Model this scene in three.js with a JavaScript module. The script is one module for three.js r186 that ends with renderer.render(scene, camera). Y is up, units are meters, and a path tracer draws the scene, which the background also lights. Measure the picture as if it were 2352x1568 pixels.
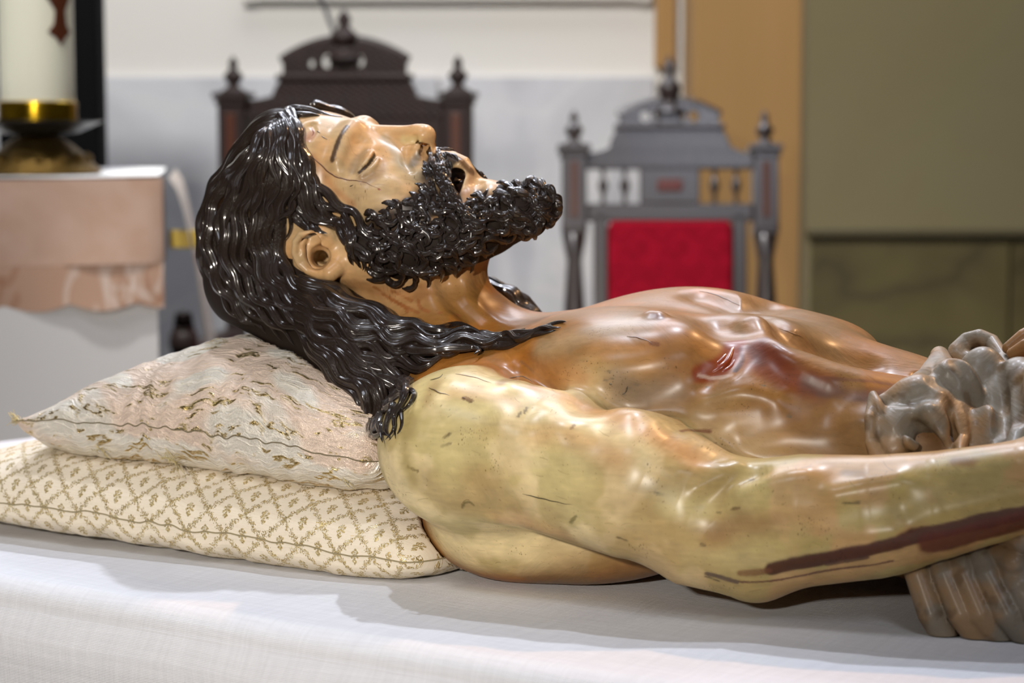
import * as THREE from 'three';
import { RoundedBoxGeometry } from 'three/addons/geometries/RoundedBoxGeometry.js';
import { mergeGeometries } from 'three/addons/utils/BufferGeometryUtils.js';
import { RectAreaLightUniformsLib } from 'three/addons/lights/RectAreaLightUniformsLib.js';

// ---------------------------------------------------------------- camera, lights, exposure
RectAreaLightUniformsLib.init();
const scene = new THREE.Scene();
scene.background = new THREE.Color(0x050505);
const FOCAL = 5000, EYE_Y = 1.22, PITCH = Math.atan(524 / FOCAL);            // focal length in pixels of the 2352 x 1568 frame
const camera = new THREE.PerspectiveCamera(2 * Math.atan(784 / FOCAL) * 180 / Math.PI, 2352 / 1568, 0.1, 60);
camera.position.set(0, EYE_Y, 0);
camera.rotation.x = -PITCH;
camera.focus = 1.93; camera.userData.fStop = 5.2;
camera.updateMatrixWorld();
scene.add(camera);
const renderer = new THREE.WebGLRenderer({ antialias: true });
renderer.toneMapping = THREE.LinearToneMapping;
renderer.toneMappingExposure = 1.07;
renderer.shadowMap.enabled = true;

// lamps out of view, placed to light the statue and the back wall: [position, aim, colour, intensity (candela), size in m, cone, kind of lamp]
const COOL = 0xe9f0ff, WARM = 0xffc48a;
const UNSEEN_LAMPS = [
  { at: [0.5, 4.6, -3.7], aim: [0.0, 0.9, -2.0], color: COOL, power: 25, size: 0.05, cone: 0.5, soft: 0.6 },
  { at: [-0.7, 4.8, -3.2], aim: [0.0, 0.9, -2.0], color: COOL, power: 17, size: 0.05, cone: 0.5, soft: 0.6 },
  { at: [2.0, 3.9, -3.5], aim: [0.1, 0.9, -2.0], color: WARM, power: 18, size: 0.05, cone: 0.5, soft: 0.6 },
  { at: [-0.75, 1.85, 1.4], aim: [-0.30, 0.95, -2.0], color: 0xfff6ea, power: 29, size: 0.06, cone: 0.25, soft: 0.9 },
  { at: [-0.9, 4.2, -2.6], aim: [-0.6, 1.4, -6.6], color: 0xf6f4f2, power: 61, size: 0.1, cone: 0.75, soft: 0.6 },
];
const UNSEEN_PANELS = [
  { at: [0.0, 4.35, -5.9], w: 2.6, h: 1.5, color: 0xeef2ff, intensity: 8, tilt: 0.8 },  // out of view, placed to highlight the forehead and the top of the chest
  { at: [-2.4, 5.55, 0.1], w: 1.1, h: 1.1, color: 0xf0f4ff, intensity: 16 },  // out of view, placed to highlight the near arm
];
const UNSEEN_WINDOW = { at: [1.3, 4.3, 2.78], w: 1.2, h: 1.6, color: 0xe6eeff, intensity: 9 };       // unseen window behind the camera, placed to gloss the right chair and the arm

// ---------------------------------------------------------------- small helpers
let seed = 7;
const rnd = () => { seed = (seed + 0x6d2b79f5) | 0; let t = Math.imul(seed ^ (seed >>> 15), 1 | seed); t = (t + Math.imul(t ^ (t >>> 7), 61 | t)) ^ t; return ((t ^ (t >>> 14)) >>> 0) / 4294967296; };
const rr = (a, b) => a + (b - a) * rnd();
const clamp = (x, a = 0, b = 1) => Math.min(b, Math.max(a, x));
const lerp = (a, b, t) => a + (b - a) * t;
const sstep = (a, b, x) => { const t = clamp((x - a) / (b - a)); return t * t * (3 - 2 * t); };
const add = (a, b, s = 1) => [a[0] + b[0] * s, a[1] + b[1] * s, a[2] + b[2] * s];
const sub = (a, b) => [a[0] - b[0], a[1] - b[1], a[2] - b[2]];
const dot = (a, b) => a[0] * b[0] + a[1] * b[1] + a[2] * b[2];
const cross = (a, b) => [a[1] * b[2] - a[2] * b[1], a[2] * b[0] - a[0] * b[2], a[0] * b[1] - a[1] * b[0]];
const len = (a) => Math.hypot(a[0], a[1], a[2]);
const unit = (a) => { const l = len(a) || 1; return [a[0] / l, a[1] / l, a[2] / l]; };
const mix3 = (a, b, t) => [lerp(a[0], b[0], t), lerp(a[1], b[1], t), lerp(a[2], b[2], t)];
function hash3(x, y, z) { let h = Math.imul(x, 374761393) + Math.imul(y, 668265263) + Math.imul(z, 1274126177) | 0; h = Math.imul(h ^ (h >>> 13), 1274126177); return ((h ^ (h >>> 16)) >>> 0) / 4294967296; }
function noise(x, y, z) {
  const xi = Math.floor(x), yi = Math.floor(y), zi = Math.floor(z); let fx = x - xi, fy = y - yi, fz = z - zi;
  fx = fx * fx * (3 - 2 * fx); fy = fy * fy * (3 - 2 * fy); fz = fz * fz * (3 - 2 * fz);
  const c = (i, j, k) => hash3(xi + i, yi + j, zi + k);
  return lerp(lerp(lerp(c(0, 0, 0), c(1, 0, 0), fx), lerp(c(0, 1, 0), c(1, 1, 0), fx), fy), lerp(lerp(c(0, 0, 1), c(1, 0, 1), fx), lerp(c(0, 1, 1), c(1, 1, 1), fx), fy), fz);
}
const fbm = (x, y, z, n = 4) => { let s = 0, a = 0.5, t = 0; for (let i = 0; i < n; i++) { s += a * noise(x, y, z); t += a; a *= 0.5; x = x * 2.03 + 7.1; y = y * 2.03 + 3.7; z = z * 2.03 + 1.3; } return s / t; };

// a ray of the camera, used to read places off the photograph: a pixel and a plane give a point in the room
const EYE = [0, EYE_Y, 0], FWD = [0, -Math.sin(PITCH), -Math.cos(PITCH)], UPV = [0, Math.cos(PITCH), -Math.sin(PITCH)];
const ray = (px, py) => [(px - 1176) / FOCAL, FWD[1] + UPV[1] * (784 - py) / FOCAL, FWD[2] + UPV[2] * (784 - py) / FOCAL];
const atDepth = (px, py, d) => add(EYE, ray(px, py), d);
const onPlane = (px, py, p0, n) => { const r = ray(px, py); return add(EYE, r, dot(sub(p0, EYE), n) / dot(r, n)); };

// ---------------------------------------------------------------- names, labels
const taken = new Map();
function numbered(name) { const n = taken.get(name) ?? 0; taken.set(name, n + 1); return n ? name + '_' + String(n).padStart(3, '0') : name; }
function tag(o, label, category, group, kind) { if (label) o.userData.label = label; if (category) o.userData.category = category; if (group) o.userData.group = group; if (kind) o.userData.kind = kind; return o; }
function thing(name, base, label, category, group) { const g = new THREE.Group(); g.name = numbered(name); g.position.set(...base); scene.add(g); return tag(g, label, category, group); }
function mesh(name, geo, mat, parent, world) {     // world: the geometry is in room coordinates and the parent stands elsewhere
  const m = new THREE.Mesh(geo, mat); m.name = numbered(name); m.castShadow = m.receiveShadow = true;
  if (world) { parent.updateMatrixWorld(true); const p = parent.getWorldPosition(new THREE.Vector3()); m.position.set(-p.x, -p.y, -p.z); }
  (parent ?? scene).add(m); return m;
}
const structure = (name, geo, mat) => tag(mesh(name, geo, mat, scene), null, null, null, 'structure');
const box = (w, h, d, x = 0, y = 0, z = 0, r = 0.004) => { const g = new RoundedBoxGeometry(w, h, d, 2, Math.min(r, w / 2.2, h / 2.2, d / 2.2)); g.translate(x, y, z); return g; };
const slab = (w, h, d, x = 0, y = 0, z = 0) => { const g = new THREE.BoxGeometry(w, h, d); g.translate(x, y, z); return g; };
const lathe = (pts, seg = 24) => new THREE.LatheGeometry(pts.map((p) => new THREE.Vector2(p[0], p[1])), seg);
const merged = (list) => mergeGeometries(list.map((g) => { const q = g.index ? g.toNonIndexed() : g; for (const k of Object.keys(q.attributes)) if (!['position', 'normal', 'uv'].includes(k)) q.deleteAttribute(k); return q; }));
const moved = (g, x, y, z, rx = 0, ry = 0, rz = 0) => { const q = g.clone(); q.applyMatrix4(new THREE.Matrix4().makeRotationFromEuler(new THREE.Euler(rx, ry, rz)).setPosition(x, y, z)); return q; };
function canvasTexture(w, h, draw, srgb = true) {
  const c = document.createElement('canvas'); c.width = w; c.height = h; draw(c.getContext('2d'), w, h);
  const t = new THREE.CanvasTexture(c); t.wrapS = t.wrapT = THREE.RepeatWrapping; if (srgb) t.colorSpace = THREE.SRGBColorSpace; return t;
}
function pixelTexture(w, h, f, srgb = false) {     // f(x, y) -> [r, g, b] in 0..1
  const d = new Uint8Array(w * h * 4);
  for (let y = 0; y < h; y++) for (let x = 0; x < w; x++) { const c = f(x, y), o = (y * w + x) * 4; d[o] = clamp(c[0]) * 255; d[o + 1] = clamp(c[1]) * 255; d[o + 2] = clamp(c[2]) * 255; d[o + 3] = 255; }
  const t = new THREE.DataTexture(d, w, h); t.wrapS = t.wrapT = THREE.RepeatWrapping; t.magFilter = THREE.LinearFilter; if (srgb) t.colorSpace = THREE.SRGBColorSpace; t.needsUpdate = true; return t;
}
// noise that tiles over a w x h picture
const tiled = (x, y, w, h, fx, fy, n = 4, z = 0) => { const a = x / w * Math.PI * 2, b = y / h * Math.PI * 2, rx = fx / 6.283, ry = fy / 6.283; return fbm(Math.cos(a) * rx + 11 + z, Math.sin(a) * rx + Math.cos(b) * ry * 1.37 + 5, Math.sin(b) * ry + 17, n); };
const withRepeat = (t, x, y) => { const c = t.clone(); c.repeat.set(x, y); c.needsUpdate = true; return c; };
const std = (o) => new THREE.MeshStandardMaterial(o), phys = (o) => new THREE.MeshPhysicalMaterial(o);

// ---------------------------------------------------------------- sculpting: distance fields, meshed
class Volume {
  constructor() { this.prims = []; this.strokes = []; }
  ellipsoid(c, r, axes, k = 0.02, cut = false) { const br = Math.max(...r); this.prims.push({ type: 0, c, r, A: axes[0], B: axes[1], C: axes[2], bx: c[0], by: c[1], bz: c[2], br, k, cut }); return this; }
  cone(a, b, ra, rb, k = 0.02, cut = false) { const m = mix3(a, b, 0.5), ab = sub(b, a); this.prims.push({ type: 1, a, ab, il: 1 / Math.max(dot(ab, ab), 1e-9), ra, rb, bx: m[0], by: m[1], bz: m[2], br: len(ab) / 2 + Math.max(ra, rb), k, cut }); return this; }
  chain(pts, k = 0.02, cut = false) {      // a limb: one rounded sweep through points of given radius
    let c = [0, 0, 0]; for (const p of pts) c = add(c, p[0], 1 / pts.length); let br = 0; for (const p of pts) br = Math.max(br, len(sub(p[0], c)) + p[1]);
    const segs = []; for (let i = 0; i + 1 < pts.length; i++) { const ab = sub(pts[i + 1][0], pts[i][0]); segs.push({ a: pts[i][0], ab, il: 1 / Math.max(dot(ab, ab), 1e-9), ra: pts[i][1], rd: pts[i + 1][1] - pts[i][1] }); }
    this.prims.push({ type: 2, segs, bx: c[0], by: c[1], bz: c[2], br, k, cut }); return this;
  }
  stroke(pts, r, amp) { if (!pts.length) return this; let c = [0, 0, 0]; for (const p of pts) c = add(c, p, 1 / pts.length); let br = 0; for (const p of pts) br = Math.max(br, len(sub(p, c))); this.strokes.push({ pts, r, amp, c, br: br + 2.6 * r }); return this; }
  f(x, y, z, prims = this.prims, strokes = this.strokes) {
    let d = 1e3;
    for (let i = 0; i < prims.length; i++) {
      const p = prims[i], ex = x - p.bx, ey = y - p.by, ez = z - p.bz, q = ex * ex + ey * ey + ez * ez, lim = p.br + p.k + (p.cut ? -d : d);
      if (lim <= 0 || q > lim * lim) continue;
      let e;
      if (p.type === 0) {
        const a = ex * p.A[0] + ey * p.A[1] + ez * p.A[2], b = ex * p.B[0] + ey * p.B[1] + ez * p.B[2], c = ex * p.C[0] + ey * p.C[1] + ez * p.C[2], r = p.r;
        const qa = a / r[0], qb = b / r[1], qc = c / r[2], k0 = Math.sqrt(qa * qa + qb * qb + qc * qc), sa = qa / r[0], sb = qb / r[1], sc = qc / r[2], k1 = Math.sqrt(sa * sa + sb * sb + sc * sc);
        e = k1 < 1e-9 ? -Math.min(r[0], r[1], r[2]) : k0 * (k0 - 1) / k1;
      } else if (p.type === 2) {
        e = 1e3;
        for (const g of p.segs) {
          const ax = x - g.a[0], ay = y - g.a[1], az = z - g.a[2]; let t = (ax * g.ab[0] + ay * g.ab[1] + az * g.ab[2]) * g.il; t = t < 0 ? 0 : t > 1 ? 1 : t;
          const wx = ax - g.ab[0] * t, wy = ay - g.ab[1] * t, wz = az - g.ab[2] * t, u = Math.sqrt(wx * wx + wy * wy + wz * wz) - (g.ra + g.rd * t); if (u < e) e = u;
        }
      } else {
        const ax = x - p.a[0], ay = y - p.a[1], az = z - p.a[2]; let t = (ax * p.ab[0] + ay * p.ab[1] + az * p.ab[2]) * p.il; t = t < 0 ? 0 : t > 1 ? 1 : t;
        const wx = ax - p.ab[0] * t, wy = ay - p.ab[1] * t, wz = az - p.ab[2] * t; e = Math.sqrt(wx * wx + wy * wy + wz * wz) - (p.ra + (p.rb - p.ra) * t);
      }
      if (p.cut) { e = -e; const h = Math.max(p.k - Math.abs(d - e), 0) / p.k; d = Math.max(d, e) + h * h * p.k * 0.25; }
      else { const h = Math.max(p.k - Math.abs(d - e), 0) / p.k; d = Math.min(d, e) - h * h * p.k * 0.25; }
    }
    if (d < 0.06 && d > -0.06) for (let i = 0; i < strokes.length; i++) {
      const s = strokes[i], ex = x - s.c[0], ey = y - s.c[1], ez = z - s.c[2];
      if (ex * ex + ey * ey + ez * ez > s.br * s.br) continue;
      const q = polyDist2(s.pts, x, y, z) / (s.r * s.r);
      if (q < 6.5) d -= s.amp * (Math.exp(-q) - 0.0015);
    }
    return d;
  }
  grad(x, y, z, e = 0.0005, P, S) {
    const a = this.f(x + e, y - e, z - e, P, S), b = this.f(x - e, y - e, z + e, P, S), c = this.f(x - e, y + e, z - e, P, S), d = this.f(x + e, y + e, z + e, P, S);
    return [(a - b - c + d) / (4 * e), (-a - b + c + d) / (4 * e), (-a + b - c + d) / (4 * e)];
  }
  project(p, n = 3) { for (let i = 0; i < n; i++) { const g = this.grad(...p), l2 = Math.max(dot(g, g), 0.05), d = this.f(...p); p = add(p, g, -d / l2); } return p; }
  hit(px, py) {       // where the camera's ray through a pixel meets the surface, or the surface next to the ray
    const r = ray(px, py); let s = 1.3, best = 1e9, bs = s;
    for (let i = 0; i < 400 && s < 3; i++) { const p = add(EYE, r, s), d = this.f(...p); if (d < best) { best = d; bs = s; } if (d < 0.0003) return p; s += Math.max(d * 0.6, 0.0004); }
    return this.project(add(EYE, r, bs), 6);
  }
  bounds() { const lo = [1e9, 1e9, 1e9], hi = [-1e9, -1e9, -1e9]; for (const p of this.prims) if (!p.cut) [p.bx, p.by, p.bz].forEach((c, i) => { lo[i] = Math.min(lo[i], c - p.br); hi[i] = Math.max(hi[i], c + p.br); }); return [add(lo, [1, 1, 1], -0.012), add(hi, [1, 1, 1], 0.012)]; }
  mesh(h, color, uvOf, flatten) {
    const [lo, hi] = this.bounds(), B = 8, nb = [0, 1, 2].map((i) => Math.ceil((hi[i] - lo[i]) / (h * B))), W = nb.map((n) => n * B + 1), R = B * h * 0.866;
    const ids = new Map(), pos = [], edges = [], key = (i, j, k) => (k * W[1] + j) * W[0] + i, vals = new Float32Array(729);
    for (let bk = 0; bk < nb[2]; bk++) for (let bj = 0; bj < nb[1]; bj++) for (let bi = 0; bi < nb[0]; bi++) {
      const ox = lo[0] + bi * B * h, oy = lo[1] + bj * B * h, oz = lo[2] + bk * B * h, c = [ox + 4 * h, oy + 4 * h, oz + 4 * h], fc = this.f(...c);
      if (Math.abs(fc) > R * 1.35 + 0.005) continue;
      const P = this.prims.filter((p) => p.cut || Math.hypot(c[0] - p.bx, c[1] - p.by, c[2] - p.bz) - p.br - R < Math.max(fc, 0) + R * 1.2 + p.k + 0.012), S = this.strokes.filter((s) => Math.hypot(c[0] - s.c[0], c[1] - s.c[1], c[2] - s.c[2]) < s.br + R);
      let any = 0;
      for (let k = 0, o = 0; k < 9; k++) for (let j = 0; j < 9; j++) for (let i = 0; i < 9; i++, o++) { const v = this.f(ox + i * h, oy + j * h, oz + k * h, P, S); vals[o] = v; any |= v < 0 ? 1 : 2; }
      if (any !== 3) continue;
      for (let k = 0; k < 8; k++) for (let j = 0; j < 8; j++) for (let i = 0; i < 8; i++) {
        const o = (k * 9 + j) * 9 + i; let n = 0, sx = 0, sy = 0, sz = 0, m = 0;
        for (let q = 0; q < 8; q++) if (vals[o + CO[q]] < 0) m |= 1 << q;
        if (m === 0 || m === 255) continue;
        for (const [a, b] of EDGE) { const va = vals[o + CO[a]], vb = vals[o + CO[b]]; if ((va < 0) !== (vb < 0)) { const t = va / (va - vb); sx += lerp(a & 1, b & 1, t); sy += lerp(a >> 1 & 1, b >> 1 & 1, t); sz += lerp(a >> 2, b >> 2, t); n++; } }
        const I = bi * B + i, J = bj * B + j, K = bk * B + k;
        let p = [ox + (i + sx / n) * h, oy + (j + sy / n) * h, oz + (k + sz / n) * h];
        for (let it = 0; it < 2; it++) { const g = this.grad(...p, 0.0005, P, S), l2 = Math.max(dot(g, g), 0.3), d = this.f(...p, P, S), st = clamp(-d / l2, -h * 0.6, h * 0.6); p = add(p, g, st); }
        if (flatten) p = flatten(p);
        ids.set(key(I, J, K), pos.length / 3); pos.push(...p); 
        const s0 = vals[o] < 0;
        if (s0 !== vals[o + 1] < 0) edges.push(I, J, K, s0 ? 0 : 3); if (s0 !== vals[o + 9] < 0) edges.push(I, J, K, s0 ? 1 : 4); if (s0 !== vals[o + 81] < 0) edges.push(I, J, K, s0 ? 2 : 5);
      }
    }
    const index = [];
    for (let e = 0; e < edges.length; e += 4) {
      const I = edges[e], J = edges[e + 1], K = edges[e + 2], ax = edges[e + 3] % 3, flip = edges[e + 3] > 2, u = [0, 0, 0], v = [0, 0, 0]; u[(ax + 1) % 3] = 1; v[(ax + 2) % 3] = 1;
      const q = [ids.get(key(I, J, K)), ids.get(key(I - u[0], J - u[1], K - u[2])), ids.get(key(I - u[0] - v[0], J - u[1] - v[1], K - u[2] - v[2])), ids.get(key(I - v[0], J - v[1], K - v[2]))];
      if (q.some((x) => x === undefined)) continue;
      if (flip) index.push(q[0], q[3], q[2], q[0], q[2], q[1]); else index.push(q[0], q[1], q[2], q[0], q[2], q[3]);
    }
    const n = pos.length / 3, nor = new Float32Array(n * 3), col = color && new Float32Array(n * 3), uv = new Float32Array(n * 2);
    for (let i = 0; i < n; i++) {
      const p = [pos[i * 3], pos[i * 3 + 1], pos[i * 3 + 2]], g = unit(this.grad(...p, 0.0007)); nor.set(g, i * 3);
      if (col) col.set(color(p, g), i * 3);
      if (uvOf) uv.set(uvOf(p, g), i * 2);
    }
    const geo = new THREE.BufferGeometry();
    geo.setAttribute('position', new THREE.BufferAttribute(new Float32Array(pos), 3)); geo.setAttribute('normal', new THREE.BufferAttribute(nor, 3)); geo.setAttribute('uv', new THREE.BufferAttribute(uv, 2));
    if (col) geo.setAttribute('color', new THREE.BufferAttribute(col, 3));
    geo.setIndex(index);
    return geo;
  }
}
const CO = [0, 1, 9, 10, 81, 82, 90, 91], EDGE = [[0, 1], [2, 3], [4, 5], [6, 7], [0, 2], [1, 3], [4, 6], [5, 7], [0, 4], [1, 5], [2, 6], [3, 7]];
function polyDist2(pts, x, y, z) {
  let best = 1e9;
  for (let i = 0; i < pts.length - 1 || i === 0; i++) {
    const a = pts[i], b = pts[i + 1] ?? a, dx = b[0] - a[0], dy = b[1] - a[1], dz = b[2] - a[2], l = dx * dx + dy * dy + dz * dz, ax = x - a[0], ay = y - a[1], az = z - a[2];
    let t = l > 0 ? (ax * dx + ay * dy + az * dz) / l : 0; t = t < 0 ? 0 : t > 1 ? 1 : t; const u = ax - dx * t, v = ay - dy * t, w = az - dz * t, q = u * u + v * v + w * w; if (q < best) best = q;
  }
  return best;
}
// a smooth curve through points, resampled to n points
function curve(pts, n) { const c = new THREE.CatmullRomCurve3(pts.map((p) => new THREE.Vector3(...p)), false, 'centripetal'); return c.getSpacedPoints(n - 1).map((p) => [p.x, p.y, p.z]); }
function curve2(pts, n) { return curve(pts.map((p) => [p[0], p[1], 0]), n).map((p) => [p[0], p[1]]); }

// ---------------------------------------------------------------- the room
const TABLE_Y = 0.8, YAW = 33 * Math.PI / 180;                     // the bier stands turned to the camera
const W_DIR = [Math.cos(YAW), 0, Math.sin(YAW)], D_DIR = [-Math.sin(YAW), 0, Math.cos(YAW)];   // along the bier, and from its middle to its near side
const onTable = (px, py, y = TABLE_Y) => onPlane(px, py, [0, y, 0], [0, 1, 0]);

const plasterBump = pixelTexture(512, 512, (x, y) => { const v = tiled(x, y, 512, 512, 9, 9, 5); return [v, v, v]; });
const blotch = (a, b, f, n = 5) => pixelTexture(512, 512, (x, y) => { const v = sstep(0.25, 0.75, tiled(x, y, 512, 512, f, f, n)); return [lerp(a[0], b[0], v), lerp(a[1], b[1], v), lerp(a[2], b[2], v)]; }, true);
const marble = (a, b, vein, f, amount) => pixelTexture(512, 512, (x, y) => {
  const q = tiled(x, y, 512, 512, f, f, 5), w = tiled(x, y, 512, 512, f * 0.7, f * 1.3, 5, 40), l = Math.pow(1 - Math.abs(w - 0.5) * 2, 14) * amount, t = sstep(0.3, 0.7, q);
  return [0, 1, 2].map((i) => lerp(lerp(a[i], b[i], t), vein[i], l));
}, true);
const creamPaint = std({ map: withRepeat(blotch([0.84, 0.83, 0.79], [0.88, 0.86, 0.83], 4), 0.4, 0.4), roughness: 0.8, bumpMap: plasterBump, bumpScale: 0.002 });
const greyMarble = std({ map: withRepeat(marble([0.74, 0.74, 0.75], [0.80, 0.80, 0.81], [0.84, 0.84, 0.83], 5, 0.6), 0.7, 0.7), roughness: 0.45 });
const tanPaint = std({ map: withRepeat(blotch([0.61, 0.47, 0.27], [0.65, 0.50, 0.31], 4), 0.5, 0.5), roughness: 0.85, bumpMap: plasterBump, bumpScale: 0.002 });
const olivePlaster = std({ map: withRepeat(blotch([0.46, 0.42, 0.29], [0.50, 0.46, 0.35], 5), 0.6, 0.6), roughness: 0.85, bumpMap: plasterBump, bumpScale: 0.002 });
const oliveMarble = std({ map: withRepeat(marble([0.36, 0.32, 0.19], [0.42, 0.38, 0.25], [0.22, 0.19, 0.13], 3, 0.5), 0.5, 0.5), roughness: 0.35 });
const floorStone = std({ map: withRepeat(marble([0.33, 0.32, 0.31], [0.40, 0.39, 0.37], [0.27, 0.26, 0.25], 5, 0.5), 1, 1), roughness: 0.4 });  // floor out of view, toned down so less light bounces

const ROOM_H = 5.8, BACK = -6.9;
structure('floor', slab(9.4, 0.2, 10.2, 0, -0.1, -2.2), floorStone);
structure('ceiling', slab(9.4, 0.2, 10.2, 0, ROOM_H + 0.1, -2.2), std({ color: 0x5a5651, roughness: 0.9 }));  // unseen ceiling, coloured dark to cut bounced light
const darkUnseenWall = std({ color: 0x5c5751, roughness: 0.9 });  // side walls out of view, coloured dark to cut haze on the statue
structure('wall_left', slab(0.2, ROOM_H, 10.2, -4.6, ROOM_H / 2, -2.2), darkUnseenWall);
structure('wall_right', slab(0.2, ROOM_H, 10.2, 4.6, ROOM_H / 2, -2.2), darkUnseenWall);
structure('wall_front', slab(9.4, ROOM_H, 0.2, 0, ROOM_H / 2, 2.9), std({ color: 0x3a3735, roughness: 0.9 }));  // unseen wall behind the camera, coloured dark to cut reflections
// the back wall: cream plaster over a grey marble dado, a pilaster, then olive plaster over olive marble
{
  const dBack = -BACK, x = (px) => atDepth(px, 260, dBack)[0], yAt = (py, d = dBack) => atDepth(1176, py, d)[1];
  const split = x(1592), dado = yAt(176);
  structure('wall_back', slab(split + 4.6, ROOM_H, 0.2, (split - 4.6) / 2, ROOM_H / 2, BACK - 0.1), creamPaint);
  const dadoParts = [];
  const joints = [-4.5, x(-420), x(232), x(1010), x(1502)];
  for (let i = 0; i + 1 < joints.length; i++) { const m = mesh('stone_panel', box(joints[i + 1] - joints[i] - 0.006, dado - 0.001, 0.03, (joints[i] + joints[i + 1]) / 2, dado / 2, BACK + 0.015, 0.003), greyMarble, scene.children.find((o) => o.name === 'wall_back')); dadoParts.push(m); }
  // a shallow raised frame over the dado, its lower edge and right edge in view
  const fy = yAt(12), fx0 = x(585), fx1 = x(1490), rail = [box(fx1 - fx0, 0.05, 0.05, (fx0 + fx1) / 2, fy + 0.03, BACK + 0.012, 0.012), box(0.05, 2.6, 0.05, fx0, fy + 1.3, BACK + 0.012, 0.012), box(0.05, 2.6, 0.05, fx1 - 0.02, fy + 1.3, BACK + 0.012, 0.012)];
  structure('trim_1', merged(rail), creamPaint);
  structure('trim_2', box(x(1548) - x(1500), ROOM_H - dado - 0.25, 0.05, (x(1500) + x(1548)) / 2, (ROOM_H + dado) / 2 - 0.1, BACK + 0.01, 0.006), tanPaint);
  const dP = 6.45, px0 = atDepth(1590, 260, dP)[0], px1 = atDepth(1866, 260, dP)[0];
  structure('trim_3', merged([box(px1 - px0, ROOM_H, 0.4, (px0 + px1) / 2, ROOM_H / 2, -dP - 0.22, 0.012), box(px1 - px0 + 0.08, 0.3, 0.44, (px0 + px1) / 2, 0.15, -dP - 0.22, 0.01)]), tanPaint);
  const dO = 6.3, ox = atDepth(1852, 260, dO)[0], ledge = yAt(536, dO);
  structure('wall_right_back', slab(4.6 - ox, ROOM_H, 0.5, (ox + 4.6) / 2, ROOM_H / 2, -dO - 0.26), olivePlaster);
  const host = scene.children.find((o) => o.name === 'wall_right_back'), j2 = [ox + 0.01, atDepth(2322, 560, dO)[0], atDepth(2900, 560, dO)[0], 4.5];
  for (let i = 0; i + 1 < j2.length; i++) mesh('stone_panel', box(j2[i + 1] - j2[i] - 0.008, ledge - 0.02, 0.03, (j2[i] + j2[i + 1]) / 2, ledge / 2 - 0.01, -dO + 0.0, 0.004), oliveMarble, host);
  structure('trim_4', box(4.55 - ox, 0.022, 0.06, (ox + 4.55) / 2, ledge + 0.002, -dO + 0.012, 0.006), std({ color: 0x4a4228, roughness: 0.5 }));
}

// ---------------------------------------------------------------- unseen lamps and panels (above and behind the frame)
const blackMetal = std({ color: 0x16161a, roughness: 0.45, metalness: 0.6 });
UNSEEN_LAMPS.forEach((L, i) => {
  const p = L.at, g = thing('unseen_spot_lamp', p, 'unseen black spot lamp, ' + ['hung behind the statue on the right', 'hung behind the statue on the left', 'hung far right with warm light', 'low on a floor pole left of the camera', 'hung high and aimed at the pale back wall'][i], 'lamp');
  const dir = unit(sub(L.aim, p)), q = new THREE.Quaternion().setFromUnitVectors(new THREE.Vector3(0, -1, 0), new THREE.Vector3(...dir)), r = L.size;
  const can = mesh('housing', lathe([[0.001, 0.16], [r * 0.8, 0.16], [r * 1.15, 0.1], [r * 1.2, 0.0], [r * 1.12, 0.0], [r * 1.05, 0.05], [0.001, 0.06]], 24), blackMetal, g); can.quaternion.copy(q);
  const bulb = mesh('bulb', lathe([[0.001, 0.045], [r * 0.9, 0.045], [r * 0.9, 0.04], [0.001, 0.04]], 20), std({ color: 0xffffff, emissive: L.color, emissiveIntensity: 6 }), g); bulb.quaternion.copy(q);
  const s = new THREE.SpotLight(L.color, L.power, 0, L.cone, L.soft, 2); s.name = 'unseen_lamp_light'; s.position.set(...add(p, dir, 0.02)); s.target.position.set(...L.aim); s.castShadow = true; s.shadow.radius = L.size / 0.02; scene.add(s, s.target);
  if (p[1] > 2.5) mesh('stem', slab(0.02, ROOM_H - p[1] - 0.1, 0.02, 0, (ROOM_H - p[1] + 0.1) / 2, 0), blackMetal, g);
  else { mesh('pole', slab(0.03, p[1] - 0.12, 0.03, 0, -p[1] / 2 - 0.06, 0.08), blackMetal, g); mesh('foot', slab(0.4, 0.02, 0.4, 0, -p[1] + 0.011, 0.08), blackMetal, g); mesh('bracket', slab(0.03, 0.2, 0.03, 0, -0.05, 0.1), blackMetal, g); }
});
UNSEEN_PANELS.forEach((P, i) => {
  const g = thing('unseen_light_panel', P.at, 'unseen wide luminous panel ' + ['hanging before the pale back wall', 'flat under the ceiling, left of the camera'][i], 'light');
  g.rotation.x = -(P.tilt ?? 0);
  mesh('frame', box(P.w + 0.08, 0.06, P.h + 0.08, 0, 0.06, 0), std({ color: 0xeeeeee, roughness: 0.5 }), g);
  const d = mesh('diffuser', slab(P.w, 0.01, P.h, 0, 0.025, 0), std({ color: 0xffffff, emissive: P.color, emissiveIntensity: 1.5 }), g); d.rotation.y = 0;
  const a = new THREE.RectAreaLight(P.color, P.intensity, P.w, P.h); a.name = 'unseen_panel_light'; const tl = P.tilt ?? 0; a.position.set(P.at[0], P.at[1] + 0.005 * Math.cos(tl), P.at[2] + 0.005 * Math.sin(tl)); a.rotation.x = -Math.PI / 2 - tl; scene.add(a);
  const hg = mesh('hanger', slab(0.02, ROOM_H - P.at[1] - 0.08, 0.02, 0, (ROOM_H - P.at[1]) / 2 + 0.04, 0), blackMetal, g); hg.rotation.x = P.tilt ?? 0;
});

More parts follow.
